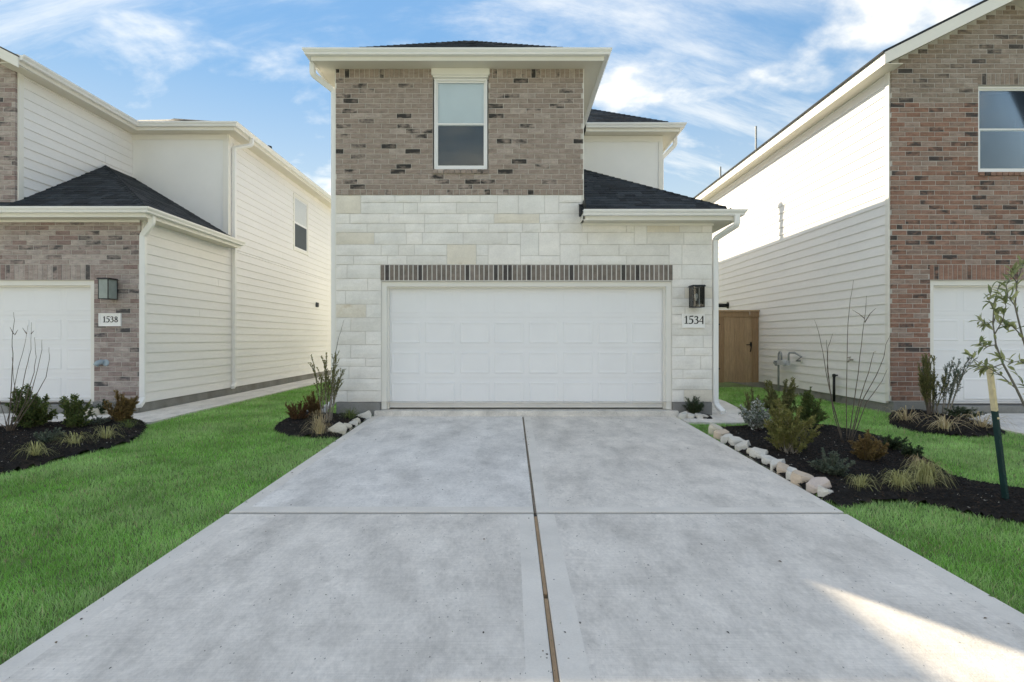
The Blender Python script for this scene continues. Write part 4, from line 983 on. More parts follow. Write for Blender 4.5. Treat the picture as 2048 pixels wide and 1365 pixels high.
# ------------------------------------------------------------------ mulch beds
def gp(pts): return [G(x, y).xy.to_tuple() for x, y in pts]
BEDS = {
 'right': gp([(1425, 858), (1480, 856), (1560, 846), (1640, 852), (1706, 864), (1767, 877), (1812, 894), (1851, 916), (1887, 941), (1912, 958), (1962, 969), (2018, 980), (2100, 990), (2230, 1010), (2240, 1060),
              (2120, 1062), (2048, 1044), (1962, 1031), (1878, 1007), (1795, 1001), (1739, 1002), (1694, 1012)]) + [(2.775, 4.9), (2.775, 6.0), (2.775, 7.4)],
 'middle': gp([(545, 858), (556, 847), (590, 832), (622, 819)]) + [(-3.2, 9.5), (-2.36, 9.5), (-2.36, 8.5), (-2.36, 7.55)] + gp([(672, 873), (620, 874), (572, 869)]),
 'left': gp([(258, 838), (285, 842), (297, 853), (271, 877), (239, 889), (161, 907), (77, 930), (0, 946), (-120, 965), (-240, 960), (-200, 890), (-60, 868), (29, 856), (72, 851), (100, 848), (129, 850), (190, 846)]),
 'far': gp([(1781, 826), (1776, 848), (1831, 863), (1890, 868), (1948, 874), (2000, 868)]) + [(7.26, 8.15), (7.26, 9.86), (6.75, 9.86)],
 'pier': [(2.90, 9.20), (3.30, 9.12), (3.38, 9.50), (2.84, 9.50)],
}
def smooth_poly(poly, n=3):
    for _ in range(n - 1):
        out = []
        for i, p in enumerate(poly):
            q = poly[(i + 1) % len(poly)]
            out += [(p[0] * .75 + q[0] * .25, p[1] * .75 + q[1] * .25), (p[0] * .25 + q[0] * .75, p[1] * .25 + q[1] * .75)]
        poly = out
    return poly
BEDS = {k: smooth_poly(v, 3 if k not in ('pier',) else 1) for k, v in BEDS.items()}
def edge_dist(x, y, poly):
    d = 9.0
    for i, (ax_, ay) in enumerate(poly):
        bx_, by = poly[(i + 1) % len(poly)]; vx, vy = bx_ - ax_, by - ay; L = vx * vx + vy * vy
        t_ = max(0, min(1, ((x - ax_) * vx + (y - ay) * vy) / L)) if L else 0
        d = min(d, math.hypot(x - ax_ - vx * t_, y - ay - vy * t_))
    return d
from mathutils import noise as mnoise
def inpoly_np(x, y, poly):
    c = np.zeros(x.shape, bool); j = len(poly) - 1
    for i in range(len(poly)):
        xi, yi = poly[i]; xj, yj = poly[j]
        if yi != yj:
            c ^= ((yi > y) != (yj > y)) & (x < (xj - xi) * (y - yi) / (yj - yi) + xi)
        j = i
    return c
def edge_dist_np(x, y, poly):
    d = np.full(x.shape, 9.0)
    for i, (ax_, ay) in enumerate(poly):
        bx_, by = poly[(i + 1) % len(poly)]; vx, vy = bx_ - ax_, by - ay; L = vx * vx + vy * vy
        if L < 1e-12: continue
        t_ = np.clip(((x - ax_) * vx + (y - ay) * vy) / L, 0, 1); d = np.minimum(d, np.hypot(x - ax_ - vx * t_, y - ay - vy * t_))
    return d
def bed_z(x, y, d, hgt):
    return zd(y) + .004 + min(1, d / .22) ** .7 * hgt + .018 * mnoise.noise(Vector((x * 6, y * 6, 0))) + .010 * mnoise.noise(Vector((x * 23, y * 23, 1)))
BEDZ = {'right': .06, 'middle': .06, 'left': .07, 'far': .07, 'pier': .03}
def make_bed(key, name):
    poly = BEDS[key]; hgt = BEDZ[key]; xs = [p[0] for p in poly]; ys_ = [p[1] for p in poly]; st = .045
    m = MB(); x0, y0 = min(xs), min(ys_); nx, ny = int((max(xs) - x0) / st) + 2, int((max(ys_) - y0) / st) + 2
    gx, gy = np.meshgrid(x0 + np.arange(nx + 1) * st, y0 + np.arange(ny + 1) * st, indexing='ij')
    ins = inpoly_np(gx, gy, poly); dist = edge_dist_np(gx, gy, poly); cin = inpoly_np(gx + st / 2, gy + st / 2, poly)
    Z = {}
    def vz(a, b):
        if (a, b) not in Z:
            x, y = gx[a, b], gy[a, b]; Z[(a, b)] = (len(m.v), bed_z(x, y, dist[a, b], hgt) if ins[a, b] else zd(y) - .02); m.v.append((x, y, Z[(a, b)][1]))
        return Z[(a, b)]
    cells = [(i, j) for i in range(nx) for j in range(ny) if cin[i, j]]
    for i, j in cells:
        m.f.append(tuple(vz(a, b)[0] for a, b in ((i, j), (i + 1, j), (i + 1, j + 1), (i, j + 1)))); m.m.append(0)
    struct(m.build(name, MULCH, smooth=True))
    rnd = random.Random(len(key) * 7); c = MB()
    for i, j in cells:
        near = 1 if y0 + j * st < 9 else .6
        if not (ins[i, j] and ins[i + 1, j + 1]): continue
        for _ in range(5):
            if rnd.random() > near: continue
            u, v_ = rnd.random(), rnd.random(); x, y = x0 + (i + u) * st, y0 + (j + v_) * st
            z = (vz(i, j)[1] * (1 - u) + vz(i + 1, j)[1] * u) * (1 - v_) + (vz(i, j + 1)[1] * (1 - u) + vz(i + 1, j + 1)[1] * u) * v_ + rnd.uniform(.0, .012)
            mi = rnd.choices((0, 1, 2), (80, 18, 1.3))[0]
            L = rnd.uniform(.012, .045) * (.5 if mi == 2 else 1); w = rnd.uniform(.003, .009); an = rnd.uniform(0, 6.283); ti = rnd.uniform(-.5, .5)
            dx_, dy_, dz_ = math.cos(an) * L / 2, math.sin(an) * L / 2, L / 2 * ti; px_, py_ = -math.sin(an) * w / 2, math.cos(an) * w / 2
            c.add([(x - dx_ - px_, y - dy_ - py_, z - dz_), (x + dx_ - px_, y + dy_ - py_, z + dz_), (x + dx_ + px_, y + dy_ + py_, z + dz_), (x - dx_ + px_, y - dy_ + py_, z - dz_), (x, y, z + w * .8)],
                  [(0, 1, 4), (1, 2, 4), (2, 3, 4), (3, 0, 4)], mi)
    stuff(c.build(name.replace('bed', 'chips'), CHIPS))
for k, nme in (('right', 'mulch_bed_right'), ('middle', 'mulch_bed_middle'), ('left', 'mulch_bed_left'), ('far', 'mulch_bed_far'), ('pier', 'mulch_bed_pier')): make_bed(k, nme)

# ------------------------------------------------------------------ edging stones
def rock(label, c, sx, sy, sz, rz, mat, seed, group):
    rnd = random.Random(seed); m = MB(); v = []; AN = sorted((k + rnd.uniform(-.38, .38)) * 2 * math.pi / 7 for k in range(7)); RR = [rnd.uniform(.72, 1.2) for _ in range(7)]
    for z, f in ((-.5, .95), (.22, 1.0), (.46, .84)):
        for k in range(7):
            an = AN[k]; r = f * RR[k] * rnd.uniform(.94, 1.05)
            v.append((math.cos(an) * r * sx / 2 * 1.12, math.sin(an) * r * sy / 2 * 1.12, z * sz + (rnd.uniform(-.06, .06) + (.22 * math.cos(an) if z > .3 else 0)) * sz))
    fs = [(i * 7 + j, i * 7 + (j + 1) % 7, (i + 1) * 7 + (j + 1) % 7, (i + 1) * 7 + j) for i in range(2) for j in range(7)]
    v.append((rnd.uniform(-.1, .1) * sx, rnd.uniform(-.1, .1) * sy, sz * .47)); fs += [(14 + j, 14 + (j + 1) % 7, 21) for j in range(7)]; fs.append(tuple(range(6, -1, -1)))
    m.add(v, fs); o_ = m.build('edging_stone', mat, loc=(c.x, c.y, c.z + sz * .24)); o_.rotation_euler = (rnd.uniform(-.15, .15), rnd.uniform(-.15, .15), rz)
    tag(o_, label, 'edging stone', group)
ORD = ['first', 'second', 'third', 'fourth', 'fifth', 'sixth', 'seventh', 'eighth', 'ninth', 'tenth', 'eleventh', 'twelfth', 'thirteenth', 'fourteenth', 'fifteenth']
row = [(1432, 866, 26, 0), (1443, 876, 24, 2), (1456, 884, 24, 1), (1471, 891, 26, 1), (1486, 901, 26, 1), (1503, 910, 18, 0), (1519, 918, 30, 1), (1538, 930, 26, 1), (1553, 939, 28, 1), (1566, 946, 26, 2), (1584, 957, 28, 1), (1604, 968, 34, 2), (1626, 983, 36, 3), (1645, 992, 28, 1)]
rr_ = random.Random(77)
TONE = ['cream', 'white', 'peach', 'pinkish']
for i, (px, py, s_, mi) in enumerate(row):
    c = G(px, py); c.x = max(c.x, DX1 + .085); u = s_ / (F / c.y)
    rock(f'{TONE[mi]} limestone chunk, {ORD[i]} from the walkway along the right driveway edge', c, u * 1.22, u * 1.0, u * .78, rr_.uniform(0, 3), EDGE[mi], 300 + i, 'stones along the right driveway edge')
for i, (px, py, s_) in enumerate([(1366, 827, 20), (1380, 830, 17), (1397, 829, 18), (1409, 825, 13)]):
    c = Vector(((px - CX) / F * 9.26, 9.26 - .02 * (i % 2), zd(9.26))); u = s_ / (F / c.y)
    rock(f'white stone below the limestone pier plant, {ORD[i]} from the garage door', c, u * 1.3, u * .9, u * .62, rr_.uniform(0, 3), EDGE[1], 340 + i, 'stones at the right pier')
for i, (px, py, s_, mi) in enumerate([(730, 837, 22, 1), (715, 847, 15, 0), (704, 852, 16, 1), (694, 858, 17, 0), (676, 867, 28, 0)]):
    c = G(px, py); c.x = min(c.x, DX0 - .08); u = s_ / (F / c.y)
    rock(f'{TONE[mi]} limestone chunk, {ORD[i]} from the garage along the left driveway edge', c, u * 1.35, u * 1.1, u * .7, rr_.uniform(0, 3), EDGE[mi], 360 + i, 'stones along the left driveway edge')
for i, (px, py, s_) in enumerate([(177, 828, 16), (194, 829, 24), (214, 828, 18)]):
    c = G(px, py); u = s_ / (F / c.y)
    rock(f'pale stone at the foot of the pinkish brick pier, {ORD[i]} from the left', c, u * 1.2, u * .9, u * .7, rr_.uniform(0, 3), EDGE[0], 380 + i, 'stones at the left house pier')

# ------------------------------------------------------------------ plants
BARK = material('grey_brown_bark', (.13, .105, .085), .9, .3, 20); BARKP = material('pale_bark', (.26, .23, .19), .9, .25, 20)
def leafm(name, a, b, tr=.3): return material(name, a, .55, .25, 7, translucent=tr, tint=b, spec=.3)
LEAF = {
 'green': leafm('shrub_leaf_green', (0.082, 0.136, 0.046), (0.201, 0.238, 0.073)), 'bronze': leafm('shrub_leaf_bronze', (0.155, 0.092, 0.041), (0.274, 0.182, 0.073)),
 'gold': leafm('shrub_leaf_gold', (0.210, 0.135, 0.060), (0.302, 0.230, 0.087)), 'yellow': leafm('shrub_leaf_yellow_green', (0.199, 0.222, 0.066), (0.370, 0.332, 0.131)),
 'olive': leafm('shrub_leaf_olive', (0.136, 0.155, 0.063), (0.292, 0.274, 0.109)), 'grey': leafm('shrub_leaf_grey_green', (0.082, 0.119, 0.088), (0.219, 0.265, 0.201)),
 'dark': leafm('shrub_leaf_dark', (0.032, 0.063, 0.030), (0.092, 0.128, 0.055)), 'pale': leafm('shrub_leaf_painted_sheen', (0.128, 0.182, 0.109), (0.750, 0.750, 0.750)),  # 'pale': white reflections of glossy leaves put into the leaf colour
 'straw': leafm('dry_grass_blade', (0.401, 0.311, 0.182), (0.656, 0.547, 0.347)), 'lime': leafm('grass_blade_lime', (0.247, 0.257, 0.097), (0.558, 0.546, 0.268)),
 'tree': leafm('tree_leaf_olive', (0.182, 0.228, 0.100), (0.437, 0.456, 0.238)), 'redbrown': leafm('shrub_leaf_red_brown', (0.155, 0.073, 0.041), (0.238, 0.146, 0.063)),
}
def add_tint(o, vals):
    at = o.data.attributes.new('tint', 'FLOAT', 'POINT'); at.data.foreach_set('value', vals)
def leaf(m, tints, p, d, n, L, w, tv):
    d = d.normalized(); sdv = d.cross(n)
    if sdv.length < 1e-3: sdv = d.orthogonal()
    sdv.normalize(); up = sdv.cross(d); a = p + d * L * .45
    m.add([p, a + sdv * w / 2 + up * w * .12, p + d * L, a - sdv * w / 2 + up * w * .12], [(0, 1, 2, 3)]); tints += [tv] * 4
def shrub(label, base, h, w, n_stems, leafkey, L, lw, per, seed, name='shrub', upright=.4, twigs=7, stem=BARK, droop=0.0, sr=.006, leaf_from=.25, lean=(0, 0), group=None, round_=True, cat='shrub', spread=.12):
    rnd = random.Random(seed); t = thing(name, label, cat, base, group); sm, lm, ti = MB(), MB(), []
    upright = min(upright, .55) if round_ else upright
    for s in range(int(n_stems * (1.5 if round_ else 1.2))):
        an = rnd.uniform(0, 2 * math.pi); rr2 = math.sqrt(rnd.random()); fr = rnd.uniform(.55, 1.0) if rnd.random() < .75 else rnd.uniform(.3, .6)
        env = math.sin(min(1, .30 + .7 * fr) * math.pi) ** .5 if round_ else 1
        if round_:
            while True:
                q3 = Vector((rnd.uniform(-1, 1), rnd.uniform(-1, 1), rnd.uniform(-1, 1)))
                if .25 < q3.length < 1: break
            tip = base + Vector((q3.x * w * .47 + lean[0], q3.y * w * .47 + lean[1], h * (.50 + .46 * q3.z)))
        else: tip = base + Vector((math.cos(an) * rr2 * w / 2 + lean[0] * fr, math.sin(an) * rr2 * w / 2 + lean[1] * fr, h * fr * (1 - .22 * rr2 ** 2)))
        b0 = base + Vector((math.cos(an) * w * spread * rr2, math.sin(an) * w * spread * rr2, -.02))
        mid = b0.lerp(tip, .5) + Vector((rnd.uniform(-.06, .06) * w, rnd.uniform(-.06, .06) * w, h * .06 * upright))
        pts = [b0.lerp(mid, u).lerp(mid.lerp(tip, u), u) for u in [k / 6 for k in range(7)]]
        sm.tube(pts, [sr * (1 - .75 * k / 6) for k in range(7)], 4, caps=False)
        tw = [(pts, leaf_from)]
        for _ in range(twigs):
            u = rnd.uniform(.3, .92); k = int(u * 6); p0 = pts[k].lerp(pts[min(6, k + 1)], u * 6 - k); ax2 = (pts[min(6, k + 1)] - pts[k]).normalized()
            side = Vector((rnd.uniform(-1, 1), rnd.uniform(-1, 1), rnd.uniform(-.2, .5))); dr = (ax2 * (.5 + upright) + side * .8).normalized()
            ln = rnd.uniform(.10, .24) * (min(h, w) if round_ else h) * (1.1 - .5 * u); p2 = p0 + dr * ln; p1 = p0 + dr * ln * .5 + Vector((0, 0, ln * .08))
            sm.tube([p0, p1, p2], [sr * .4, sr * .3, sr * .15], 3, caps=False); tw.append(([p0, p1, p2], .1))
        for path, lf in tw:
            tot = sum((b - a).length for a, b in zip(path, path[1:])); n = max(2, int(tot * per * 1.8))
            for _ in range(n):
                u = lf + (1 - lf) * rnd.random(); f = u * (len(path) - 1); k = min(int(f), len(path) - 2); p = path[k].lerp(path[k + 1], f - k); ax2 = (path[k + 1] - path[k]).normalized()
                side = Vector((rnd.gauss(0, 1), rnd.gauss(0, 1), rnd.gauss(0, .8))); d = ax2 * (.25 + upright * .9) + side.normalized() * .85 - Vector((0, 0, droop))
                leaf(lm, ti, p, d, Vector((rnd.gauss(0, .6), rnd.gauss(0, .6), 1)), L * rnd.uniform(.6, 1.3), lw * rnd.uniform(.8, 1.5), rnd.random() ** 1.5)
    sm.build('stems', stem, t); o_ = lm.build('foliage', LEAF[leafkey], t); add_tint(o_, ti); return t
def clump(label, base, h, w, n, leafkey, seed, name='grass_clump', bw=.006, arch=1.0, group=None, flat=.0):
    rnd = random.Random(seed); t = thing(name, label, 'grass clump', base, group); m = MB(); ti = []
    for i in range(n):
        an = rnd.uniform(0, 2 * math.pi); r = rnd.random() ** .7 * w / 2; hh = h * rnd.uniform(.3, 1.1) * (1 - flat * r / (w / 2)); d = Vector((math.cos(an), math.sin(an), 0)); sd2 = Vector((-d.y, d.x, rnd.uniform(-.5, .5))).normalized(); tv = rnd.random(); cv = Vector((-d.y, d.x, 0)) * rnd.gauss(0, .22) * r
        b0 = base + d * w * .10 * rnd.random() + Vector((0, 0, -.01)); pr = None; k = 6; b_ = bw * rnd.uniform(.6, 1.2); v = []; dr_ = rnd.uniform(.6, 1.6)
        for j in range(k + 1):
            u = j / k; p = b0 + d * r * u ** 1.15 + cv * u * u + Vector((0, 0, hh * math.sin(math.pi * .96 * u ** dr_)))
            p.z = max(p.z, base.z + .004); ww = b_ * (1 - u ** 2 * .85) / 2; v += [p - sd2 * ww, p + sd2 * ww]
        m.add(v, [(2 * j, 2 * j + 1, 2 * j + 3, 2 * j + 2) for j in range(k)]); ti += [tv] * len(v)
    o_ = m.build('blades', LEAF[leafkey], t); add_tint(o_, ti); return t
def bare(label, base, stems, seed, mat=BARK, name='bare_sapling', r=.006):
    """stems: polylines in photo pixels standing at the plant's own depth"""
    rnd = random.Random(seed); t = thing(name, label, 'sapling', base)
    for st in stems:
        y = base.y; dyv = rnd.uniform(-.12, .12); pts = []
        for i, (px, py) in enumerate(st): 
            p = P(px, py, y + dyv * i / max(1, len(st) - 1)); pts.append(p)
        q = []
        for i in range(len(pts) - 1):
            for u in (0, .33, .66): q.append(pts[i].lerp(pts[i + 1], u) + Vector((rnd.uniform(-.004, .004), 0, 0)))
        q.append(pts[-1]); m = MB(); m.tube(q, [r * (1 - .72 * i / (len(q) - 1)) for i in range(len(q))], 6); m.build('stem', mat, t, True)
    return t
def at(key, px, py):
    g = G(px, py); g = G(px, py, BEDZ[key] * .8); return g
def M(base, px): return px * base.y / F            # photo pixels to metres at a plant's distance

# right bed
b = at('right', 1513, 862); shrub('glossy shrub with white reflections painted on its leaves at the front left of the right bed', b, M(b, 72), M(b, 78), 18, 'pale', .036, .022, 75, 101, twigs=5)
b = at('right', 1578, 908); shrub('yellow green feathery shrub in the middle of the right bed', b, M(b, 126), M(b, 120), 26, 'yellow', .030, .007, 260, 102, twigs=9, upright=.9, stem=BARKP, leaf_from=.3)
b = at('right', 1508, 846); shrub('small brownish feathery shrub behind the pale leaved shrub', b, M(b, 78), M(b, 66), 16, 'olive', .028, .007, 200, 103, twigs=7, upright=.9)
b = at('right', 1562, 848); shrub('tall olive feathery shrub at the back of the right bed', b, M(b, 108), M(b, 92), 22, 'olive', .032, .008, 240, 104, twigs=9, upright=.9)
b = at('right', 1618, 858); shrub('dark green bushy shrub at the back right of the feathery shrubs', b, M(b, 92), M(b, 86), 24, 'green', .028, .010, 220, 105, twigs=8, upright=.8)
b = at('right', 1660, 952); shrub('low grey green mounded shrub near the edging stones', b, M(b, 56), M(b, 96), 34, 'grey', .020, .006, 260, 106, twigs=8, upright=.5)
b = at('right', 1737, 924); shrub('round golden brown shrub in the right bed', b, M(b, 68), M(b, 80), 26, 'gold', .022, .010, 260, 107, twigs=8, upright=.5)
b = at('right', 1786, 902); shrub('low dark evergreen shrub behind the golden brown shrub', b, M(b, 36), M(b, 66), 22, 'dark', .022, .009, 220, 108, twigs=6)
b = at('right', 1826, 918); shrub('second low dark shrub beside the pale grass clump', b, M(b, 36), M(b, 56), 18, 'dark', .024, .010, 200, 109, twigs=6)
b = at('right', 1722, 975); clump('small lime grass clump alone near the front of the right bed', b, M(b, 26), M(b, 76), 90, 'lime', 110)
b = at('right', 1800, 975); clump('lime grass clump left of the largest clump in the right bed', b, M(b, 34), M(b, 90), 150, 'lime', 111)
b = at('right', 1850, 968); clump('largest lime grass clump in the right bed', b, M(b, 46), M(b, 106), 240, 'lime', 112)
b = at('right', 1838, 940); clump('pale straw clump behind the largest lime clump', b, M(b, 30), M(b, 64), 120, 'straw', 113, bw=.005)
b = at('right', 1694, 888); t = bare('bare multi stemmed sapling standing in front of the cream siding', b, [
    [(1686, 890), (1668, 830), (1660, 785), (1648, 720), (1640, 675), (1629, 640)], [(1688, 890), (1664, 805), (1654, 740), (1656, 695), (1665, 668)], [(1688, 890), (1662, 795), (1655, 720), (1653, 680)],
    [(1693, 890), (1693, 810), (1694, 740), (1696, 650), (1701, 600), (1707, 561)], [(1696, 890), (1708, 810), (1720, 715), (1729, 640), (1733, 592)], [(1730, 645), (1740, 628), (1752, 617)], [(1729, 638), (1718, 628), (1704, 620)],
    [(1698, 890), (1719, 800), (1737, 745), (1747, 705), (1752, 704)], [(1700, 890), (1722, 806), (1752, 752), (1768, 715), (1772, 690), (1781, 669)], [(1702, 890), (1733, 806), (1764, 762), (1775, 738)]], 114, r=.0065)

# beside the right pier
b = Vector((3.06, 9.40, zd(9.4) + .03)); shrub('small dark green spiky plant at the foot of the limestone pier', b, .34, .42, 22, 'dark', .035, .006, 170, 120, twigs=5, upright=.9)

# right house bed
b = at('far', 1862, 832); shrub('narrow brown upright bush at the corner of the right garage door', b, M(b, 138), M(b, 44), 14, 'olive', .03, .008, 170, 130, twigs=8, upright=1.1, round_=False)
b = at('far', 1884, 832); shrub('open grey green upright bush in front of the right garage door', b, M(b, 166), M(b, 104), 9, 'grey', .036, .010, 70, 131, twigs=8, upright=1.0, stem=BARKP, round_=False, lean=(.1, 0), sr=.009)
b = at('far', 1925, 836); shrub('low dark spreading evergreen at the right garage door', b, M(b, 26), M(b, 84), 22, 'dark', .03, .007, 170, 132, twigs=6)
for i, (px, py, h_, w_, lb) in enumerate([(1812, 842, 34, 78, 'dry straw clump at the foot of the red brick corner'), (1890, 858, 32, 92, 'dry straw clump in the middle of the right house bed'), (1962, 856, 36, 100, 'dry straw clump beside the green post')]):
    b = at('far', px, py); clump(lb, b, M(b, h_), M(b, w_) * 1.2, 46, 'straw', 140 + i, bw=.013, flat=.2)

# left house bed
b = at('left', 62, 858); shrub('largest leafy shrub in the left bed, around the bare stems', b, M(b, 98), M(b, 98), 32, 'green', .036, .018, 100, 150, twigs=7)
b = at('left', 151, 858); shrub('medium leafy shrub in the left bed between two shrubs', b, M(b, 76), M(b, 72), 26, 'green', .032, .017, 120, 151, twigs=7)
b = at('left', 240, 847); shrub('golden leafy shrub at the foot of the pinkish brick pier', b, M(b, 74), M(b, 72), 28, 'gold', .028, .013, 170, 152, twigs=7, upright=.8)
b = Vector((-7.03, 9.62, zd(9.6))); shrub('dark bronze shrub hugging the pinkish brick pier', b, M(b, 34), M(b, 34), 14, 'dark', .025, .012, 160, 153, twigs=6)
b = at('left', 98, 888); shrub('low grey green shrub in front of the leafy left shrubs', b, M(b, 36), M(b, 60), 24, 'grey', .020, .007, 220, 154, twigs=6)
b = at('left', 190, 852); shrub('low sparse grey shrub between the golden and medium shrubs', b, M(b, 26), M(b, 60), 16, 'grey', .022, .008, 130, 155, twigs=6)
for i, (px, py, h_, w_, lb) in enumerate([(72, 912, 30, 92, 'straggly lime clump nearest the lawn in the left bed'), (150, 890, 26, 84, 'second straggly clump in the left bed'), (212, 878, 26, 74, 'third straggly clump in the left bed'), (258, 856, 18, 60, 'flat green clump at the right tip of the left bed')]):
    b = at('left', px, py); clump(lb, b, M(b, h_), M(b, w_), 70, 'lime' if i < 3 else 'green', 160 + i, bw=.006)
b = at('left', 10, 866); bare('bare branching sapling in front of the left garage door', b, [
    [(15, 870), (10, 835), (0, 805), (-12, 770)], [(15, 870), (14, 845), (24, 800), (36, 740), (50, 690), (56, 650)], [(16, 868), (22, 790), (26, 720), (24, 680), (29, 640), (27, 625)], [(16, 868), (34, 800), (28, 765), (24, 715)],
    [(18, 868), (40, 800), (52, 740), (62, 700), (63, 645)], [(20, 868), (50, 805), (68, 745), (72, 715), (69, 675)], [(20, 868), (58, 800), (70, 760), (84, 700), (84, 680)], [(22, 868), (70, 795), (92, 755), (99, 720), (98, 695)],
    [(27, 668), (20, 655)], [(30, 670), (36, 660)], [(54, 668), (45, 656)], [(62, 668), (68, 662)], [(15, 862), (4, 850), (-4, 846)]], 170, r=.0065)

# middle bed
b = at('middle', 654, 846); shrub('tall sparse upright bush at the left corner of the limestone wall', b, M(b, 172), M(b, 66), 9, 'olive', .030, .009, 95, 180, twigs=9, upright=1.1, stem=BARKP, round_=False, leaf_from=.45, sr=.008)
m_ = bpy.data.objects[[o for o in bpy.data.objects.keys() if o.startswith('shrub')][-1]]
b = at('middle', 597, 840); shrub('rusty brown feathery bush at the lawn side of the middle bed', b, M(b, 44), M(b, 62), 26, 'redbrown', .020, .006, 300, 181, twigs=8, upright=.8)
b = at('middle', 626, 836); shrub('dark rusty bush right behind the rusty brown bush', b, M(b, 56), M(b, 50), 22, 'bronze', .022, .006, 300, 182, twigs=8, upright=.9)
b = at('middle', 640, 868); clump('tangled straw clump at the foot of the tall bush', b, M(b, 52), M(b, 84), 90, 'straw', 183, bw=.006, flat=.3)
b = at('middle', 700, 838); clump('low dark grass tuft beside the limestone wall', b, M(b, 22), M(b, 62), 90, 'green', 184, bw=.006)
b = at('middle', 654, 846); bare('single long twig leaning over the limestone wall', b, [[(656, 846), (662, 780), (668, 720), (676, 680), (684, 655), (688, 640)]], 185, BARK, 'bare_twig', r=.006)

# young tree leaning in from the right, leaves large enough to be told apart
TY = 4.95
tb = G(2140, 1030); TY = tb.y
tree = thing('young_tree', 'young tree with narrow olive leaves leaning in at the right edge', 'tree', tb)
TR = {'trunk': [[(2140, 1036), (2100, 930), (2062, 838), (2030, 772), (2006, 728), (1992, 690), (1986, 648), (1988, 606), (2000, 566)], [(2146, 1036), (2130, 930), (2096, 820), (2062, 735), (2044, 670), (2030, 612), (2034, 566), (2046, 528)]],
      'branch': [[(2034, 780), (2004, 752), (1976, 736), (1952, 722), (1938, 710)], [(2006, 728), (1986, 735), (1966, 738), (1948, 732)], [(1992, 690), (1972, 694), (1958, 690), (1962, 684)], [(1986, 650), (1992, 628), (1978, 602), (1984, 576)],
                 [(1990, 668), (2006, 640), (2012, 612), (2002, 590)], [(2044, 672), (2024, 652), (2006, 652), (1990, 642)], [(2060, 735), (2040, 722), (2020, 726), (1998, 716)], [(2030, 612), (2016, 594), (2012, 572), (2022, 556)], [(2034, 566), (2024, 552), (2030, 540), (2044, 528)], [(2096, 820), (2070, 790), (2048, 772), (2030, 742)],
                 [(2062, 735), (2076, 690), (2082, 640), (2074, 600)], [(2096, 820), (2120, 760), (2128, 700), (2120, 640)], [(1990, 640), (1972, 650), (1960, 642)]]}
trn = random.Random(5); lmeshes = {}; BARKT = material('grey_tree_bark', (.17, .16, .14), .9, .25, 25)
for kind in ('trunk', 'branch'):
    for st in TR[kind]:
        y = TY; dv = trn.uniform(-.35, .35) if kind == 'branch' else trn.uniform(-.1, .1); off = (TY - 0) * 0
        pts = [P(px, py, TY + dv * i / len(st)) for i, (px, py) in enumerate(st)]
        q = []
        for i in range(len(pts) - 1):
            for u in (0, .5): q.append(pts[i].lerp(pts[i + 1], u))
        q.append(pts[-1]); r0, r1 = (.0125, .003) if kind == 'trunk' else (.0048, .0016)
        m = MB(); m.tube(q, [r0 + (r1 - r0) * i / (len(q) - 1) for i in range(len(q))], 7); br_ = m.build(kind, BARKT, tree, True)
        n = 12 if kind == 'trunk' else 21
        for i in range(n):
            u = trn.uniform(.5, 1) if kind == 'trunk' else trn.uniform(.12, 1); f = u * (len(q) - 1); k = min(int(f), len(q) - 2); p = q[k].lerp(q[k + 1], f - k); ax2 = (q[k + 1] - q[k]).normalized()
            d = (ax2 * .7 + Vector((trn.gauss(0, .6), trn.gauss(0, .6), trn.gauss(.1, .5)))).normalized(); L = trn.choice((.07, .085, .10)); w = L * .27; vi = trn.randrange(4)
            if (L, vi) not in lmeshes:
                lm = MB(); b_ = .12 * L
                lm.add([(0, 0, 0), (.3 * L, w / 2, b_ * .5), (.65 * L, w * .45, b_ * .3), (L, 0, -b_), (.65 * L, -w * .45, b_ * .3), (.3 * L, -w / 2, b_ * .5), (.5 * L, 0, 0)], [(0, 1, 6), (1, 2, 6), (2, 3, 6), (3, 4, 6), (4, 5, 6), (5, 0, 6)])
                me = lm.mesh('leaf', LEAF['tree']); a_ = me.attributes.new('tint', 'FLOAT', 'POINT'); a_.data.foreach_set('value', [vi / 3] * 7); lmeshes[(L, vi)] = me
            o_ = link('leaf', lmeshes[(L, vi)], br_, p); up = Vector((trn.gauss(0, .5), trn.gauss(0, .5), 1)); yv = up.cross(d).normalized(); zv = d.cross(yv)
            o_.rotation_euler = Matrix((d, yv, zv)).transposed().to_euler()

# ------------------------------------------------------------------ lawn
def lawn_mask(x, y):
    k = ~((x > -2.345 + .012 * np.sin(y * 9)) & (x < 2.765 + .012 * np.sin(y * 8))) & ~((x > -3.1) & (x < 3.5) & (y > 9.5)) & ~((x < -5.64) & (y > 8.72)) & (x > -7.23) & (x < 7.26)
    k &= ~((x > RX - .02) & (y > RY - .05)) & ~((x >= 2.78) & (x < 4.24) & (y > 8.80) & (y < 9.75)) & ~((x > 3.4) & (x < 4.24 + np.clip((y - 9.75) * .14, 0, .26)) & (y >= 9.75)) & ~((y > 15.15) & (x > 0))
    for poly in BEDS.values():
        q = np.nonzero(k & (x > min(p[0] for p in poly)) & (x < max(p[0] for p in poly)) & (y > min(p[1] for p in poly)) & (y < max(p[1] for p in poly)))[0]
        k[q] &= ~inpoly_np(x[q], y[q], poly)
    return k
def vnoise(x, y, sc, seed):                       # value noise on a lattice
    tab = np.random.RandomState(seed).uniform(-1, 1, (256, 256)); u, v = x * sc + 100, y * sc + 100
    i, j = np.floor(u).astype(int), np.floor(v).astype(int); f, g = u - i, v - j; f, g = f * f * (3 - 2 * f), g * g * (3 - 2 * g); i &= 255; j &= 255; i2, j2 = (i + 1) & 255, (j + 1) & 255
    return (tab[i, j] * (1 - f) + tab[i2, j] * f) * (1 - g) + (tab[i, j2] * (1 - f) + tab[i2, j2] * f) * g
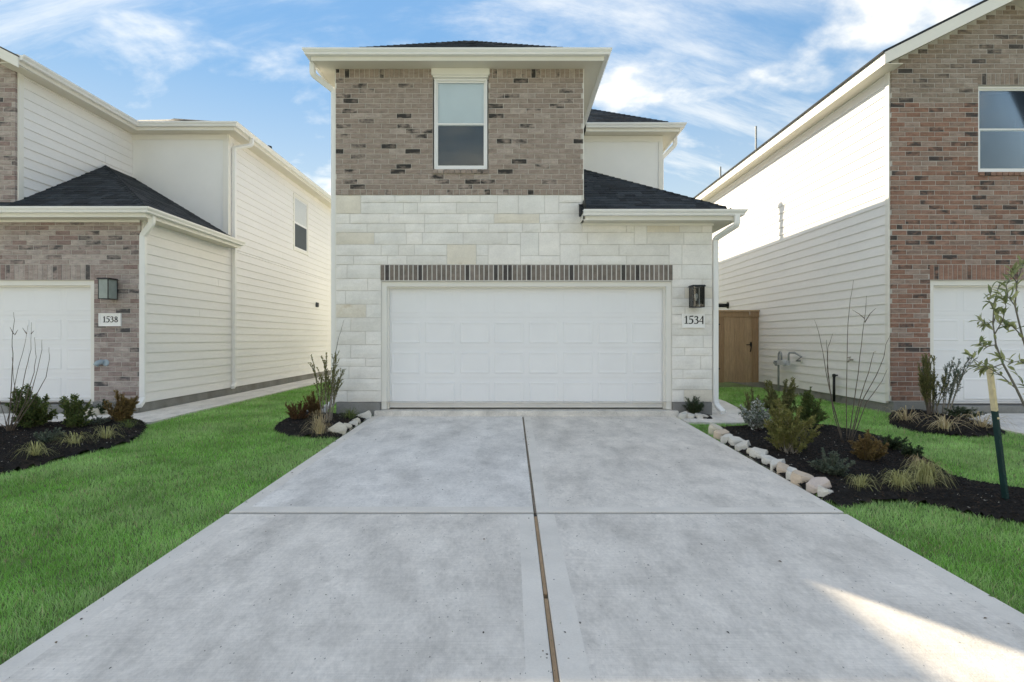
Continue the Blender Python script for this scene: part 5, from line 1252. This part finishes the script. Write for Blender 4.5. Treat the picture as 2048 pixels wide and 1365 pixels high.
def lawn(name, x0, x1, y0, y1, seed):
    rs = np.random.RandomState(seed); P_ = []
    step = .5; yv = y0
    while yv < y1:
        xv = x0
        while xv < x1:
            d = max(1.5, yv + .25)
            if abs(xv + step / 2) < d * .95 + 1.2:
                dens = min(8500, 8500 * (3.2 / d) ** 1.0) if d > 3.2 else 8500
                n = int(dens * step * step); P_.append(np.column_stack([rs.uniform(xv, xv + step, n), rs.uniform(yv, yv + step, n)]))
            xv += step
        yv += step
    pts = np.concatenate(P_); pts = pts[lawn_mask(pts[:, 0], pts[:, 1])]; n = len(pts)
    d = np.maximum(3.2, pts[:, 1]); sc = (d / 3.2) ** .5
    zz = -.087 - SLOPE * (9.556 - np.clip(pts[:, 1], -1, 9.556)) - .036
    lo = vnoise(pts[:, 0], pts[:, 1], 1.3, 3); hi = vnoise(pts[:, 0], pts[:, 1], 7, 4)
    h = rs.uniform(.026, .050, n) * (1 + .22 * hi + .12 * lo); w = rs.uniform(.0022, .0042, n) * sc
    an = rs.uniform(0, 2 * np.pi, n); ln = rs.uniform(.3, 1.3, n) * h; dx_, dy_ = np.cos(an), np.sin(an); px_, py_ = -dy_ * w / 2, dx_ * w / 2
    base = np.column_stack([pts, zz]); v = np.empty((n, 5, 3))
    sdv = np.column_stack([px_, py_, np.zeros(n)]); md = np.column_stack([dx_ * ln * .38, dy_ * ln * .38, h * .62]); tp = np.column_stack([dx_ * ln, dy_ * ln, h])
    v[:, 0] = base - sdv; v[:, 1] = base + sdv; v[:, 2] = base + md + sdv * .75; v[:, 3] = base + md - sdv * .75; v[:, 4] = base + tp
    me = bpy.data.meshes.new(name); me.vertices.add(n * 5); me.vertices.foreach_set('co', v.ravel())
    lv = (np.arange(n)[:, None] * 5 + np.array([0, 1, 2, 3, 3, 2, 4])[None]).ravel(); me.loops.add(n * 7); me.loops.foreach_set('vertex_index', lv)
    ls = (np.arange(n)[:, None] * 7 + np.array([0, 4])[None]).ravel(); me.polygons.add(n * 2); me.polygons.foreach_set('loop_start', ls)
    me.update(calc_edges=True); me.materials.append(GRASS); me.materials.append(LEAF['straw'])
    dead = rs.uniform(0, 1, n) < .035 + .07 * np.clip(vnoise(pts[:, 0], pts[:, 1], 2.3, 9), 0, 1) ** 2; me.polygons.foreach_set('material_index', np.repeat(dead.astype(np.int32), 2))
    tv = np.clip(rs.uniform(0, 1, n) ** 1.5 + lo * .40 + hi * .25 + .05, 0, 1)
    at_ = me.attributes.new('tint', 'FLOAT', 'POINT'); at_.data.foreach_set('value', np.repeat(tv, 5))
    me.polygons.foreach_set('use_smooth', [True] * (n * 2))
    o_ = stuff(link(name, me)); o_['label'] = 'short green mown lawn grass'; return n
NG = lawn('lawn_grass', -7.3, -2.3, 1.2, 19.0, 1) + lawn('lawn_grass', 2.7, 7.3, 1.2, 15.2, 2)
print('grass blades', NG)
# ------------------------------------------------------------------ crumbs and leaf bits blown onto the concrete
lr = random.Random(17); m = MB()
LIT = [material('dark_leaf_bit', (.05, .042, .035), .9, .3, 30), material('brown_leaf_bit', (.16, .11, .07), .9, .3, 30), material('grass_clipping', (.12, .2, .06), .9, .3, 30)]
for i in range(800):
    y = 1.6 + 7.7 * lr.random() ** 1.3; x = lr.uniform(DX0 + .03, DX1 - .03) if lr.random() < .6 else lr.choice((DX0 + abs(lr.gauss(0, .12)) + .01, DX1 - abs(lr.gauss(0, .12)) - .01, DJ + lr.gauss(0, .05)))
    big = lr.random() < .12; L = lr.uniform(.014, .03) if big else lr.uniform(.004, .012); w = L * lr.uniform(.25, .7); an = lr.uniform(0, 6.28); c_, s2 = math.cos(an), math.sin(an); z = zd(y) + .0015
    q = [(x + c_ * L / 2, y + s2 * L / 2, z), (x - s2 * w / 2, y + c_ * w / 2, z + w * .2), (x - c_ * L / 2, y - s2 * L / 2, z), (x + s2 * w / 2, y - c_ * w / 2, z + w * .2), (x, y, z + w * .45)]
    m.add(q, [(0, 1, 4), (1, 2, 4), (2, 3, 4), (3, 0, 4)], lr.choices((0, 1, 2), (6, 3, 2))[0])
stuff(m.build('leaf_litter', LIT))
